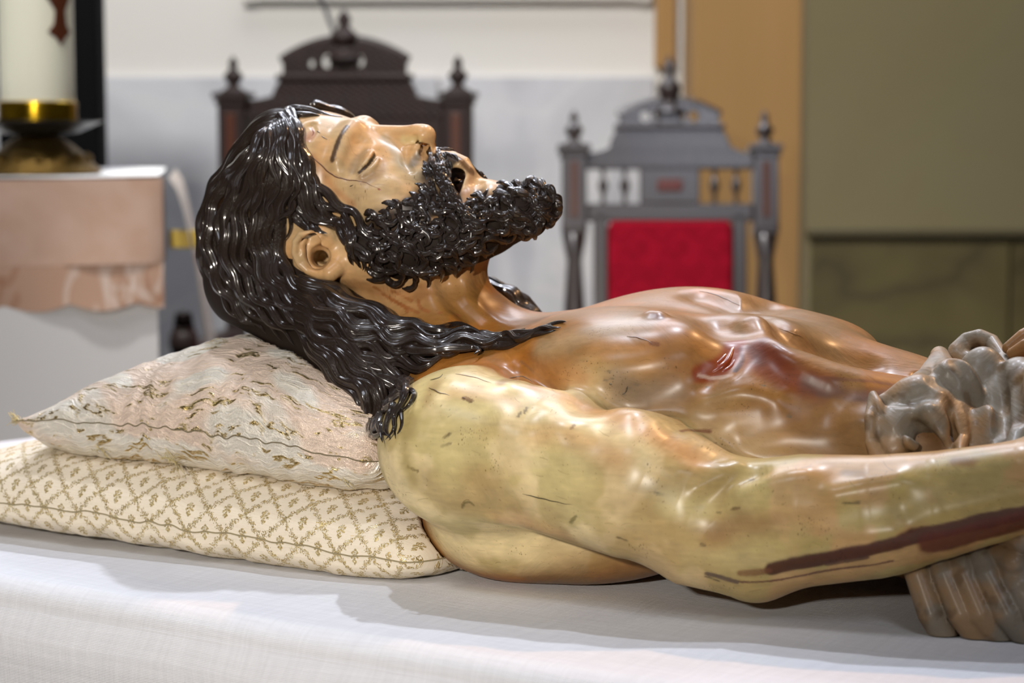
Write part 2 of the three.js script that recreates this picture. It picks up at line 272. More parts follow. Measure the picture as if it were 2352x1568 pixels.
{ // the unseen window: panes in a frame on the inner face of the front wall
  const W = UNSEEN_WINDOW, dark = std({ color: 0x3a322a, roughness: 0.6 });
  const fr = structure('unseen_window_1', merged([slab(W.w + 0.16, 0.08, 0.1, W.at[0], W.at[1] + W.h / 2 + 0.04, W.at[2]), slab(W.w + 0.16, 0.08, 0.1, W.at[0], W.at[1] - W.h / 2 - 0.04, W.at[2]), slab(0.08, W.h, 0.1, W.at[0] - W.w / 2 - 0.04, W.at[1], W.at[2]), slab(0.08, W.h, 0.1, W.at[0] + W.w / 2 + 0.04, W.at[1], W.at[2]), slab(0.03, W.h, 0.04, W.at[0], W.at[1], W.at[2]), slab(W.w, 0.03, 0.04, W.at[0], W.at[1] + 0.3, W.at[2])]), dark);
  mesh('unseen_window_pane', slab(W.w, W.h, 0.01, W.at[0], W.at[1], W.at[2] + 0.03), std({ color: 0xffffff, emissive: W.color, emissiveIntensity: 2 }), fr);
  const a = new THREE.RectAreaLight(W.color, W.intensity, W.w, W.h); a.name = 'unseen_window_light'; a.position.set(W.at[0], W.at[1], W.at[2] - 0.03); scene.add(a);
}

// ---------------------------------------------------------------- the bier: table and white linen cloth
const weave = pixelTexture(512, 512, (x, y) => {
  const a = 0.5 + 0.5 * Math.sin(x / 512 * Math.PI * 2 * 96), b = 0.5 + 0.5 * Math.sin(y / 512 * Math.PI * 2 * 96), v = 0.35 * a + 0.35 * b + 0.5 * tiled(x, y, 512, 512, 60, 8, 2) * 0.6 + 0.3 * tiled(x, y, 512, 512, 8, 60, 2, 9); return [v, v, v];
});
const linenTone = pixelTexture(512, 512, (x, y) => { const v = 0.93 + 0.045 * tiled(x, y, 512, 512, 90, 7, 3) + 0.045 * tiled(x, y, 512, 512, 7, 90, 3, 5) - 0.045; return [v, v, v * 1.005]; }, true);
const linen = std({ color: 0xeaeaec, map: withRepeat(linenTone, 5, 5), roughness: 0.9, bumpMap: withRepeat(weave, 9, 9), bumpScale: 0.0006 });
const eA = onTable(383, 1391), eB = onTable(1242, 1543);
const edgeMid = mix3(eA, eB, 0.5);
const bierAt = (s, q, y) => { const p = add(add([edgeMid[0], 0, edgeMid[2]], W_DIR, s), D_DIR, q); return [p[0], y, p[2]]; };   // s along the bier, q past its near edge
{
  const t = thing('bier_table', bierAt(0.2, -0.45, 0), 'long wooden table hidden under the white linen cloth that carries the statue', 'table');
  t.rotation.y = -YAW;
  const wood = std({ color: 0x4a3018, roughness: 0.6 });
  mesh('tabletop', box(2.26, 0.04, 0.82, 0, TABLE_Y - 0.026, 0), wood, t);
  for (const sx of [-1, 1]) for (const sz of [-1, 1]) mesh('leg', box(0.07, TABLE_Y - 0.046, 0.07, sx * 1.05, (TABLE_Y - 0.046) / 2, sz * 0.36), wood, t);
  // the cloth: one sheet over the top that falls over the near and far sides, slightly wavy
  const prof = [], R = 0.022, Wd = 0.9;                             // (q, y, nominal length)
  const clothSide = (sgn, q0) => { const o = []; for (let i = 0; i <= 34; i++) o.push([q0 + sgn * (0.003 + 0.012 * i / 34), 0.03 + (TABLE_Y - R - 0.03) * i / 34]); return o; };
  const near = clothSide(1, 0).reverse().map((p, i) => [p[0] + 0.0, p[1]]);
  const arcN = []; for (let i = 0; i <= 8; i++) { const a = i / 8 * Math.PI / 2; arcN.push([-R + R * Math.sin(a), TABLE_Y - R + R * Math.cos(a)]); }
  const top = []; for (let i = 0; i <= 60; i++) top.push([-Wd + R + (Wd - 2 * R) * i / 60, TABLE_Y]);
  const far = [[-Wd - 0.01, 0.03], [-Wd - 0.004, 0.4], [-Wd, TABLE_Y - R], [-Wd + R * 0.3, TABLE_Y - R * 0.3]];
  const all = [...far, ...top, ...arcN.slice(1), ...near.slice(1)], NS = 260, pos = [], uv = [], idx = [];
  let l = 0;
  all.forEach((p, j) => {
    if (j) l += Math.hypot(p[0] - all[j - 1][0], p[1] - all[j - 1][1]);
    for (let i = 0; i <= NS; i++) {
      const s = -1.0 + 2.4 * i / NS, fall = clamp((TABLE_Y - p[1]) / 0.5), nearSide = p[0] > -0.2;
      const wave = nearSide ? fall * (0.012 * Math.sin(s * 9 + 1.2 * noise(s * 3, 1, 2)) + 0.02 * (noise(s * 5, p[1] * 1.5, 7) - 0.5)) + 0.004 * (noise(s * 7, p[1] * 7, 3) - 0.5) * sstep(0, 0.05, fall) : 0;
      const lift = p[1] > TABLE_Y - 0.001 ? 0.0016 * noise(s * 16, p[0] * 22, 9) : 0;
      const w = bierAt(s, p[0] + wave, p[1] + lift); pos.push(w[0], w[1], w[2]); uv.push(s * 0.8, l * 0.8);
    }
  });
  const n = NS + 1; for (let j = 0; j + 1 < all.length; j++) for (let i = 0; i < NS; i++) { const a = j * n + i; idx.push(a, a + n, a + 1, a + 1, a + n, a + n + 1); }
  const g = new THREE.BufferGeometry(); g.setAttribute('position', new THREE.Float32BufferAttribute(pos, 3)); g.setAttribute('uv', new THREE.Float32BufferAttribute(uv, 2)); g.setIndex(idx); g.computeVertexNormals();
  const c = mesh('tablecloth', g, linen, scene); linen.side = THREE.DoubleSide;
  tag(c, 'plain white linen cloth under the statue and cushions, falling over the near edge', 'tablecloth');
}

// ---------------------------------------------------------------- the altar with its cloths, candle and candlestick
{
  const near = atDepth(358, 408, 3.86), top = near[1], a = 22 * Math.PI / 180;                 // the corner of the altar in view
  const f = [-Math.cos(a), 0, Math.sin(a)], g2 = [-0.13, 0, -1], base = [near[0], 0, near[2]];
  const sideDir = unit(g2), P = (u, w, y) => { const p = add(add([near[0], 0, near[2]], f, u), sideDir, w); return [p[0], y, p[2]]; };
  const strip = (pts, ys, drop) => { // a hanging sheet: pts along the ground plan, ys from top to hem
    const pos = [], uv = [], idx = []; let l = 0;
    pts.forEach((p, i) => { if (i) l += Math.hypot(p[0] - pts[i - 1][0], p[2] - pts[i - 1][2]); ys.forEach((y, j) => { const d = drop ? drop(l, j / (ys.length - 1), p) : [0, 0, 0]; pos.push(p[0] + d[0], y + d[1], p[2] + d[2]); uv.push(l, y); }); });
    const m = ys.length; for (let i = 0; i + 1 < pts.length; i++) for (let j = 0; j + 1 < m; j++) { const q = i * m + j; idx.push(q, q + 1, q + m, q + m, q + 1, q + m + 1); }
    const g = new THREE.BufferGeometry(); g.setAttribute('position', new THREE.Float32BufferAttribute(pos, 3)); g.setAttribute('uv', new THREE.Float32BufferAttribute(uv, 2)); g.setIndex(idx); g.computeVertexNormals(); return g;
  };
  const line = (u0, w0, u1, w1, n, o = 0) => Array.from({ length: n + 1 }, (_, i) => { const t = i / n; return P(lerp(u0, u1, t) , lerp(w0, w1, t) , 0); });
  const altar = thing('altar', base, 'pale altar block under the white and rose cloths, with the candle on it', 'altar');
  const DEPTH = 0.62, LONG = 1.9;
  const block = (inset, y0, y1) => { const q = [P(inset, inset * 0 + inset, 0), P(LONG, inset, 0), P(LONG, DEPTH, 0), P(inset, DEPTH, 0)], pos = []; for (const y of [y0, y1]) for (const p of q) pos.push(p[0], y, p[2]); const g = new THREE.BufferGeometry(); g.setAttribute('position', new THREE.Float32BufferAttribute(pos, 3)); g.setIndex([4, 5, 6, 4, 6, 7, 0, 1, 5, 0, 5, 4, 1, 2, 6, 1, 6, 5, 2, 3, 7, 2, 7, 6, 3, 0, 4, 3, 4, 7, 0, 2, 1, 0, 3, 2]); const n = g.toNonIndexed(); n.computeVertexNormals(); n.setAttribute('uv', new THREE.Float32BufferAttribute(new Float32Array(n.attributes.position.count * 2), 2)); return n; };
  const stone = std({ color: 0xb9b4b0, roughness: 0.7, side: THREE.DoubleSide });
  mesh('block', block(0.02, 0, top - 0.03), stone, altar, true);
  mesh('tabletop', block(0.012, top - 0.03, top - 0.006), stone, altar, true);
  const clothBase = [near[0], top, near[2]];
  const cloth = thing('altar_cloth', clothBase, 'rose beige altar cloth with a scalloped lace border over a pale undercloth', 'cloth');
  const rose = std({ map: withRepeat(blotch([0.80, 0.66, 0.57], [0.84, 0.71, 0.63], 10), 2, 2), roughness: 0.9, side: THREE.DoubleSide });
  const pale = std({ color: 0xe2e0de, roughness: 0.9, side: THREE.DoubleSide }), white = std({ color: 0xf6f5f2, roughness: 0.85, side: THREE.DoubleSide });
  const lace = std({ map: canvasTexture(512, 256, (c, w, h) => {
    c.fillStyle = '#c7a189'; c.fillRect(0, 0, w, h);
    for (let k = 0; k < 260; k++) { const x = rr(0, w), y = rr(0, h); c.strokeStyle = rnd() < 0.5 ? 'rgba(232,214,200,.55)' : 'rgba(168,120,92,.5)'; c.lineWidth = rr(2, 5); c.beginPath(); c.arc(x, y, rr(5, 18), 0, 4 + 2 * rnd()); c.stroke(); }
    for (let k = 0; k < 4; k++) { c.strokeStyle = 'rgba(240,226,214,.8)'; c.lineWidth = 6; c.beginPath(); c.arc(64 + k * 128, 120, 38, 0, 6.3); c.stroke(); c.beginPath(); c.arc(64 + k * 128, 120, 16, 0, 6.3); c.stroke(); }
  }), roughness: 0.9, side: THREE.DoubleSide });
  const rangeY = (y0, y1, n) => Array.from({ length: n + 1 }, (_, i) => lerp(y0, y1, i / n));
  // undercloth to the floor, front overcloth, its lace border with scallops, the same on the right-hand end
  const out = (k) => (l, t) => [0, 0, 0].map((_, i) => (i === 1 ? 0 : (-sideDir[i] * 0.004 * k) + (-sideDir[i]) * 0.012 * Math.sin(l * 17 + k) * t * t));
  mesh('undercloth', strip(line(LONG, -0.004, 0, -0.004, 60), rangeY(top - 0.004, 0.05, 12), out(1)), pale, cloth, true);
  const drop = 0.218, laceTop = 0.15;
  mesh('overcloth', strip([...line(LONG, -0.012, -0.012, -0.012, 60), ...line(-0.012, 0.0, -0.012, 0.1, 6)], rangeY(top, top - laceTop, 6), out(2)), rose, cloth, true);
  mesh('lace_border', strip(line(LONG, -0.012, -0.012, -0.012, 240), rangeY(top - laceTop, top - drop, 8), (l, t) => { const o = out(2)(l, t * 0.5 + 0.5); return [o[0], -0.013 * Math.abs(Math.sin(l * 27)) * t, o[2]]; }), lace, cloth, true);
  const topSheet = [P(LONG, -0.012, 0), P(-0.004, -0.012, 0), P(-0.004, DEPTH + 0.005, 0), P(LONG, DEPTH + 0.005, 0)];
  const ts = new THREE.BufferGeometry(); { const N = 24, pos = [], uv = [], idx = []; for (let i = 0; i <= N; i++) for (let j = 0; j <= N; j++) { const u = lerp(LONG, -0.004, i / N), w = lerp(-0.012, DEPTH + 0.004, j / N), p = P(u, w, 0); pos.push(p[0], top + 0.0015 + 0.003 * noise(u * 13, w * 13, 4), p[2]); uv.push(u, w); } for (let i = 0; i < N; i++) for (let j = 0; j < N; j++) { const q = i * (N + 1) + j; idx.push(q, q + 1, q + N + 1, q + N + 1, q + 1, q + N + 2); } ts.setAttribute('position', new THREE.Float32BufferAttribute(pos, 3)); ts.setAttribute('uv', new THREE.Float32BufferAttribute(uv, 2)); ts.setIndex(idx); ts.computeVertexNormals(); }
  mesh('top_sheet', ts, white, cloth, true);
  // the end on the right: lace that swings out towards its hem
  const side = line(0, 0, 0, DEPTH, 60), outR = unit(f).map((x) => -x);
  mesh('side_lace', strip(side, rangeY(top, top - 0.34, 16), (l, t) => { const s = 0.022 + 0.072 * Math.pow(t, 0.6) + 0.008 * Math.sin(l * 30) * t; return [outR[0] * s, -0.012 * Math.abs(Math.sin(l * 22)) * t, outR[2] * s]; }), std({ map: canvasTexture(512, 512, (c, w, h) => {
    c.fillStyle = '#d9cdc0'; c.fillRect(0, 0, w, h);
    for (let k = 0; k < 420; k++) { c.strokeStyle = rnd() < 0.5 ? 'rgba(245,240,232,.8)' : 'rgba(190,158,128,.6)'; c.lineWidth = rr(2, 6); c.beginPath(); c.arc(rr(0, w), rr(0, h), rr(6, 26), rr(0, 6), rr(6, 9)); c.stroke(); }
  }), roughness: 0.9, side: THREE.DoubleSide }), cloth, true);
  const band = atDepth(432, 549, 3.95), bandGeo = box(0.07, 0.033, 0.006, band[0], band[1], band[2], 0.002);
  tag(mesh('gold_band', bandGeo, std({ color: 0xb49a3e, roughness: 0.45, metalness: 0.3 }), cloth, true), 'yellow gold ribbon across the lace');

  // candle
  const D = 3.95, cx = 90, foot = atDepth(cx, 397, D), standY = top + 0.004;
  const ped = thing('candlestick', [foot[0], standY, foot[2]], 'ornate dark bronze candlestick base standing on the altar cloth, under the thick candle', 'candlestick');
  const bronze = std({ color: 0x7a6030, roughness: 0.38, metalness: 0.85, bumpMap: withRepeat(plasterBump, 6, 3), bumpScale: 0.006 }), gold = std({ color: 0xc9a227, roughness: 0.22, metalness: 1 }), darkMetal = std({ color: 0x1c1a18, roughness: 0.35, metalness: 0.6 });
  mesh('foot', lathe([[0.001, 0], [0.108, 0], [0.113, 0.006], [0.104, 0.014], [0.094, 0.022], [0.084, 0.034], [0.06, 0.054], [0.042, 0.066], [0.03, 0.072], [0.001, 0.072]], 48), bronze, ped);
  for (let k = 0; k < 14; k++) { const a = k / 14 * Math.PI * 2, p = lathe([[0.001, -0.011], [0.008, -0.007], [0.011, 0], [0.008, 0.007], [0.001, 0.011]], 10); mesh('boss', moved(p, Math.cos(a) * 0.088, 0.028, Math.sin(a) * 0.088), bronze, ped); }
  mesh('drip_pan', lathe([[0.001, 0.071], [0.04, 0.071], [0.073, 0.075], [0.115, 0.094], [0.118, 0.097], [0.112, 0.097], [0.078, 0.081], [0.001, 0.081]], 48), darkMetal, ped);
  const R = 0.0665, cy = atDepth(cx, 285, D)[1];
  const candle = thing('candle', [foot[0], standY + 0.0815, foot[2]], 'thick ivory candle with a gold band at its foot and a dark red emblem', 'candle');
  mesh('gold_band', lathe([[0.001, 0], [R + 0.002, 0], [R + 0.004, 0.004], [R + 0.004, 0.046], [R + 0.001, 0.05], [0.001, 0.05]], 64), gold, candle);
  mesh('wax', lathe([[0.001, 0.05], [R, 0.05], [R, 0.72], [R - 0.01, 0.73], [0.001, 0.725]], 64), phys({ color: 0xf4f1d8, roughness: 0.5, clearcoat: 0.2 }), candle);
  mesh('wick', lathe([[0.001, 0.72], [0.003, 0.72], [0.002, 0.75], [0.001, 0.75]], 8), std({ color: 0x141210, roughness: 0.9 }), candle);
  // the emblem: relief applied to the wax, seen at the candle's right edge
  const em = (() => { const sh = new THREE.Shape(); const pts = [[0.0, 0.0], [0.009, 0.012], [0.024, 0.022], [0.013, 0.036], [0.010, 0.06], [0.022, 0.078], [0.034, 0.093], [0.02, 0.1], [0.014, 0.12], [0.02, 0.15], [0.012, 0.19], [0, 0.2]]; pts.forEach((p, i) => (i ? sh.lineTo(p[0], p[1]) : sh.moveTo(p[0], p[1]))); [...pts].reverse().forEach((p) => sh.lineTo(-p[0], p[1])); return new THREE.ExtrudeGeometry(sh, { depth: 0.003, bevelEnabled: true, bevelSize: 0.001, bevelThickness: 0.001, steps: 1, curveSegments: 4 }); })();
  { const p = em.attributes.position, tess = em; for (let i = 0; i < p.count; i++) { const a = p.getX(i) / R, r = R + p.getZ(i) * 0.6; p.setXYZ(i, Math.sin(a) * r, p.getY(i), Math.cos(a) * r); } tess.computeVertexNormals(); }
  const emblem = mesh('emblem', em, std({ color: 0x56280f, roughness: 0.5, metalness: 0.2 }), candle); emblem.rotation.y = 52 * Math.PI / 180; emblem.position.y = 0.15;
  // the tall black panel behind
  const b0 = atDepth(-8, 200, 4.8), b1 = atDepth(226, 200, 4.8), panel = thing('tall_panel', [(b0[0] + b1[0]) / 2, 0, b0[2] - 0.05], 'tall black panel standing upright behind the ivory candle', 'panel');
  const black = phys({ color: 0x020203, roughness: 0.9, specularIntensity: 0.3 });
  mesh('board', box(b1[0] - b0[0], 2.5, 0.1, 0, 1.25, 0, 0.01), black, panel);
  mesh('foot', box(b1[0] - b0[0] + 0.1, 0.03, 0.3, 0, 0.015, 0, 0.01), black, panel);
}

// ---------------------------------------------------------------- two carved chairs
function grain(a, b) { return pixelTexture(256, 256, (x, y) => { const v = tiled(x, y, 256, 256, 40, 4, 4); return [0, 1, 2].map((i) => lerp(a[i], b[i], v)); }, true); }
const woodMap = withRepeat(grain([0.13, 0.095, 0.085], [0.20, 0.145, 0.13], 1), 3, 3);
const carvedBump = withRepeat(pixelTexture(256, 256, (x, y) => { const v = 0.5 + 0.5 * Math.sin(x / 256 * Math.PI * 16 + 2.5 * Math.sin(y / 256 * Math.PI * 8)) * Math.sin(y / 256 * Math.PI * 16); return [v, v, v]; }), 6, 6);
const darkWood = phys({ map: woodMap, roughness: 0.4, clearcoat: 0.7, clearcoatRoughness: 0.2 }), carvedWood = phys({ map: woodMap, roughness: 0.4, clearcoat: 0.8, clearcoatRoughness: 0.2, bumpMap: carvedBump, bumpScale: 0.004 });
const plainWood = phys({ map: woodMap, roughness: 0.6, clearcoat: 0.12, clearcoatRoughness: 0.3, specularIntensity: 0.5 }), dullCarved = phys({ map: woodMap, roughness: 0.6, clearcoat: 0.12, clearcoatRoughness: 0.3, specularIntensity: 0.5, bumpMap: carvedBump, bumpScale: 0.004 });
const insetWood = std({ color: 0x4a2412, roughness: 0.4 });
const redVelvet = phys({ map: withRepeat(blotch([0.58, 0.07, 0.15], [0.50, 0.05, 0.12], 7), 3, 3), roughness: 0.95, specularIntensity: 0.15 });
function arch(w, h, inner, depth) { // a segmental pediment with its rim and a pierced field
  const s = new THREE.Shape(); s.moveTo(-w / 2, 0); for (let i = 0; i <= 20; i++) { const t = i / 20, x = -w / 2 + w * t; s.lineTo(x, h * Math.pow(Math.sin(Math.PI * (0.12 + 0.76 * t)), 0.7)); } s.lineTo(w / 2, 0); s.closePath();
  for (const [x, y, r] of inner) { const hole = new THREE.Path(); hole.absellipse(x, y, r, r * 1.15, 0, Math.PI * 2, true); s.holes.push(hole); }
  const g = new THREE.ExtrudeGeometry(s, { depth, bevelEnabled: true, bevelSize: 0.003, bevelThickness: 0.003, curveSegments: 14 }); g.translate(0, 0, -depth / 2); return g;
}
const finialShape = (h, r) => lathe([[0.001, 0], [r * 1.25, 0], [r * 1.3, h * 0.06], [r * 0.8, h * 0.12], [r * 0.5, h * 0.22], [r * 0.75, h * 0.3], [r * 1.0, h * 0.42], [r * 0.95, h * 0.5], [r * 0.55, h * 0.6], [r * 0.35, h * 0.68], [r * 0.5, h * 0.76], [r * 0.42, h * 0.86], [r * 0.12, h * 0.97], [0.001, h]], 18);
function carvedChair(o) {   // o: place, turn, w (between post centres), heights above the floor, label
  const c = thing('carved_chair', o.at, o.label, 'chair'); c.rotation.y = o.turn;
  const wood = o.dull ? plainWood : darkWood, carved = o.dull ? dullCarved : carvedWood, H = o.h, w = o.w, pw = o.post, pivot = new THREE.Vector3(0, o.h.seat, 0), lean = new THREE.Euler(-(o.lean ?? 0), 0, 0);
  const tilt = (m) => { m.rotation.copy(lean); m.position.copy(pivot).sub(pivot.clone().applyEuler(lean)); return m; };
  for (const s of [-1, 1]) {
    const x = s * w / 2, postTop = H.cap, post = mesh('back_post', merged([box(pw, postTop - H.block, pw, x, (postTop + H.block) / 2, 0, 0.004), moved(lathe([[0.001, 0], [pw * 0.36, 0], [pw * 0.36, H.block * 0.6], [pw * 0.42, H.block * 0.8], [pw * 0.3, H.block * 0.93], [pw * 0.5, H.block], [0.001, H.block]], 18), x, 0, 0), box(pw * 1.35, 0.014, pw * 1.35, x, postTop + 0.004, 0, 0.004), box(pw * 1.18, 0.014, pw * 1.18, x, postTop - 0.012, 0, 0.004), box(pw * 1.05, 0.03, pw * 1.05, x, H.block + 0.02, 0, 0.01)]), wood, c); if (o.lean) tilt(post);
    mesh('inset', box(pw * 0.34, (postTop - H.block) * 0.66, 0.006, x, lerp(H.block, postTop, 0.52), pw / 2 + 0.001, 0.002), insetWood, post);
    mesh('finial', moved(finialShape(H.fin - postTop, pw * 0.36), x, postTop + 0.01, 0), wood, post);
    mesh('front_leg', moved(lathe([[0.001, 0], [0.018, 0], [0.024, 0.04], [0.016, 0.08], [0.026, 0.2], [0.018, 0.3], [0.03, H.seat - 0.06], [0.001, H.seat - 0.06]], 16), x, 0, o.depth), wood, c);
    if (H.arm) {
      mesh('armrest', box(0.05, 0.035, o.depth + 0.02, x, H.arm, o.depth / 2, 0.014), wood, c);
      mesh('arm_post', moved(lathe([[0.001, 0], [0.024, 0], [0.016, 0.03], [0.028, 0.08], [0.018, 0.14], [0.026, H.arm - H.seat], [0.033, H.arm - H.seat + 0.025], [0.03, H.arm - H.seat + 0.05], [0.012, H.arm - H.seat + 0.06], [0.02, H.arm - H.seat + 0.085], [0.001, H.arm - H.seat + 0.1]], 18), x, H.seat, o.depth), wood, c);
    }
  }
  mesh('seat_frame', merged([box(w, 0.07, 0.035, 0, H.seat - 0.035, o.depth), box(w, 0.07, 0.035, 0, H.seat - 0.035, 0), box(0.035, 0.07, o.depth, -w / 2, H.seat - 0.035, o.depth / 2), box(0.035, 0.07, o.depth, w / 2, H.seat - 0.035, o.depth / 2)]), wood, c);
  mesh('seat', box(w - 0.03, 0.07, o.depth - 0.01, 0, H.seat + 0.01, o.depth / 2, 0.03), redVelvet, c);
  mesh('stretcher', box(w, 0.03, 0.025, 0, 0.16, o.depth), wood, c);
  // upper back: lower rail, gallery with spindles and a tablet, carved rail, frieze board, pediment
  const iw = w - pw, rail = (y0, y1, z = 0.03) => box(iw, y1 - y0, z, 0, (y0 + y1) / 2, 0, 0.005);
  tilt(mesh('lower_rail', rail(H.gal0 - 0.045, H.gal0), wood, c));
  const tab = tilt(mesh('tablet', box(iw * (o.solid ? 0.98 : 0.36), H.gal1 - H.gal0, 0.025, 0, (H.gal0 + H.gal1) / 2, 0, 0.004), wood, c));
  mesh('rosette', box(iw * 0.15, (H.gal1 - H.gal0) * 0.34, 0.012, 0, (H.gal0 + H.gal1) / 2, 0.013, 0.005), std({ color: 0x5a1f16, roughness: 0.4 }), tab);
  const gh = H.gal1 - H.gal0, sp = lathe([[0.001, 0], [0.007, 0], [0.005, gh * 0.2], [0.008, gh * 0.34], [0.014, gh * 0.5], [0.008, gh * 0.68], [0.005, gh * 0.8], [0.007, gh], [0.001, gh]], 14);
  for (const x of o.spindles) for (const s of [-1, 1]) tilt(mesh('spindle', moved(sp, s * x * iw, H.gal0, 0), wood, c));
  { const s = new THREE.Shape(); s.moveTo(-iw / 2, 0); s.lineTo(-iw / 2, o.shoulder); s.quadraticCurveTo(-iw * 0.42, o.shoulder * 1.1, -iw * 0.36, o.frieze * 0.55); s.quadraticCurveTo(-iw * 0.33, o.frieze, -o.archW / 2 + 0.005, o.frieze); s.lineTo(o.archW / 2 - 0.005, o.frieze); s.quadraticCurveTo(iw * 0.33, o.frieze, iw * 0.36, o.frieze * 0.55); s.quadraticCurveTo(iw * 0.42, o.shoulder * 1.1, iw / 2, o.shoulder); s.lineTo(iw / 2, 0); s.closePath();
    const g = new THREE.ExtrudeGeometry(s, { depth: 0.026, bevelEnabled: true, bevelSize: 0.003, bevelThickness: 0.003, curveSegments: 12 }); g.translate(0, H.gal1, -0.013); tilt(mesh('crest_board', g, carved, c)); }
  const ay = H.gal1 + o.frieze;
  tilt(mesh('crest_moulding', box(o.archW + 0.02, 0.016, 0.05, 0, ay + 0.008, 0, 0.006), wood, c));
  const ped = tilt(mesh('pediment', moved(arch(o.archW * 0.95, o.archH * 0.86, o.holes, 0.018), 0, ay + 0.014, 0), carved, c));
  { const pts = []; for (let i = 0; i <= 24; i++) { const t = i / 24; pts.push(new THREE.Vector3(-o.archW / 2 + o.archW * t, ay + 0.016 + o.archH * Math.pow(Math.sin(Math.PI * (0.1 + 0.8 * t)), 0.72) - 0.006, 0)); } mesh('pediment_rim', new THREE.TubeGeometry(new THREE.CatmullRomCurve3(pts), 60, 0.012, 8), wood, ped); }
  mesh('crest_finial', moved(finialShape(H.top - ay - o.archH * 0.55, o.crest), 0, ay + o.archH * 0.55, 0.004), wood, ped);
  mesh('crest_block', box(o.crest * 2.0, o.archH * 0.9, 0.045, 0, ay + o.archH * 0.45, 0, 0.006), wood, ped);
  // upholstered back between two stiles
  const py1 = H.gal0 - 0.045, py0 = H.seat + 0.08, fw = o.pad + 0.06;
  for (const s of [-1, 1]) tilt(mesh('stile', box(0.036, py1 - py0 + 0.04, 0.03, s * (o.pad / 2 + 0.018), (py0 + py1) / 2, 0, 0.005), wood, c));
  tilt(mesh('pad_rail', box(fw, 0.04, 0.03, 0, py0 - 0.02, 0, 0.005), wood, c));
  tilt(mesh('back_pad', box(o.pad, py1 - py0, 0.05, 0, (py0 + py1) / 2, 0.012, 0.018), redVelvet, c));
  return c;
}
{
  const LEAN = 0.16, h0 = (py, d) => atDepth(1176, py, d)[1], h = (py, d) => (d > 5.3 ? 0.5 + (h0(py, d + (h0(py, d) - 0.5) * Math.tan(LEAN)) - 0.5) / Math.cos(LEAN) : h0(py, d)), dR = 5.35, dL = 5.2, k = dR / FOCAL, kl = dL / FOCAL;
  const right = atDepth(1544, 400, dR), left = atDepth(793, 300, dL);
  carvedChair({ at: [right[0], 0, right[2]], turn: 0.0, lean: LEAN, w: 446 * k, post: 58 * k, depth: 0.42, shoulder: 30 * k, frieze: 88 * k, archW: 240 * k, archH: 62 * k, crest: 0.03, pad: 290 * k, spindles: [0.27, 0.4],
    holes: [[-0.06, 0.022, 0.013], [-0.03, 0.026, 0.012], [0.03, 0.026, 0.012], [0.06, 0.022, 0.013]],
    h: { fin: h(262, dR), cap: h(345, dR), block: h(540, dR), gal0: h(468, dR), gal1: h(386, dR), top: h(128, dR), seat: 0.5, arm: 0 },
    label: 'carved dark wooden chair with a red velvet back pad, behind the chest of the statue' });
  carvedChair({ at: [left[0], 0, left[2]], turn: -0.13, w: 524 * kl, post: 62 * kl, depth: 0.46, shoulder: 34 * kl, frieze: 82 * kl, archW: 296 * kl, archH: 84 * kl, crest: 0.034, pad: 330 * kl, spindles: [], solid: true, dull: true,
    holes: [[-0.08, 0.026, 0.008], [-0.042, 0.032, 0.014], [0.036, 0.032, 0.013]],
    h: { fin: h(138, dL), cap: h(222, dL), block: h(470, dL), gal0: h(372, dL), gal1: h(268, dL), top: h(22, dL), seat: 0.64, arm: h(775, dL) },
    label: 'larger carved dark wooden armchair behind the head, its tall crest above the forehead' });
  // a thin rod that leans behind the crest of the larger chair
  const a = atDepth(776, 95, 5.5), b = atDepth(712, -70, 5.5), dir = unit(sub(b, a)), foot = add(a, [0, -1, 0], a[1] - 0.02);
  const rod = thing('microphone_stand', [foot[0], 0, foot[2]], 'thin dark grey rod leaning upward behind the crest of the larger chair', 'stand');
  const tube = (p, q, r) => new THREE.TubeGeometry(new THREE.LineCurve3(new THREE.Vector3(...p), new THREE.Vector3(...q)), 1, r, 10);
  const grey = std({ color: 0x4c4c50, roughness: 0.4, metalness: 0.5 });
  mesh('boom', tube(a, add(a, dir, 0.6), 0.006), grey, rod, true); mesh('pole', tube([a[0], 0.02, a[2]], a, 0.008), grey, rod, true); mesh('foot', moved(lathe([[0.001, 0], [0.13, 0], [0.13, 0.015], [0.02, 0.025], [0.001, 0.025]], 24), foot[0], 0, foot[2]), grey, rod, true);
}

// ---------------------------------------------------------------- the statue: frames of the body and of the head
const BYAW = 21 * Math.PI / 180, U = [Math.cos(BYAW), 0, Math.sin(BYAW)], V = [-Math.sin(BYAW), 0, Math.cos(BYAW)], Y = [0, 1, 0];
const MID = atDepth(750, 450, 2.14);                                    // a point of the plane that halves the body
const at = (px, py, t = 0) => onPlane(px, py, add(MID, V, t), V);        // t: metres from that plane towards the near side
const AX = [U, Y, V];
const TILT = 19.5 * Math.PI / 180, ROLL = 8 * Math.PI / 180;
const hA = unit(add(U.map((x) => x * Math.cos(TILT)), Y, -Math.sin(TILT)));              // crown to chin
const hN0 = unit(add(Y.map((x) => x * Math.cos(TILT)), U, Math.sin(TILT)));
const hN = unit(add(hN0.map((x) => x * Math.cos(ROLL)), V, Math.sin(ROLL)));              // out of the face
const hR = unit(cross(hA, hN)).map((x) => x);                                            // towards one ear
const hS = dot(hR, V) > 0 ? hR : hR.map((x) => -x);                                      // towards the near ear
const HM = at(720, 480, 0), HAX = [hA, hN, hS];
const hp = (px, py, s = 0) => onPlane(px, py, add(HM, hS, s), hS);
const far = (p) => add(p, hS, -2 * dot(sub(p, HM), hS));                                   // the same place on the far half of the head
const farB = (p) => add(p, V, -2 * dot(sub(p, MID), V));

const body = new Volume();
const E = (px, py, t, r, k = 0.03, dy = 0) => body.ellipsoid(add(at(px, py, t), Y, dy), r, AX, k);
const rows = (list) => list.map(([x, y, t, r]) => [at(x, y, t), r]);
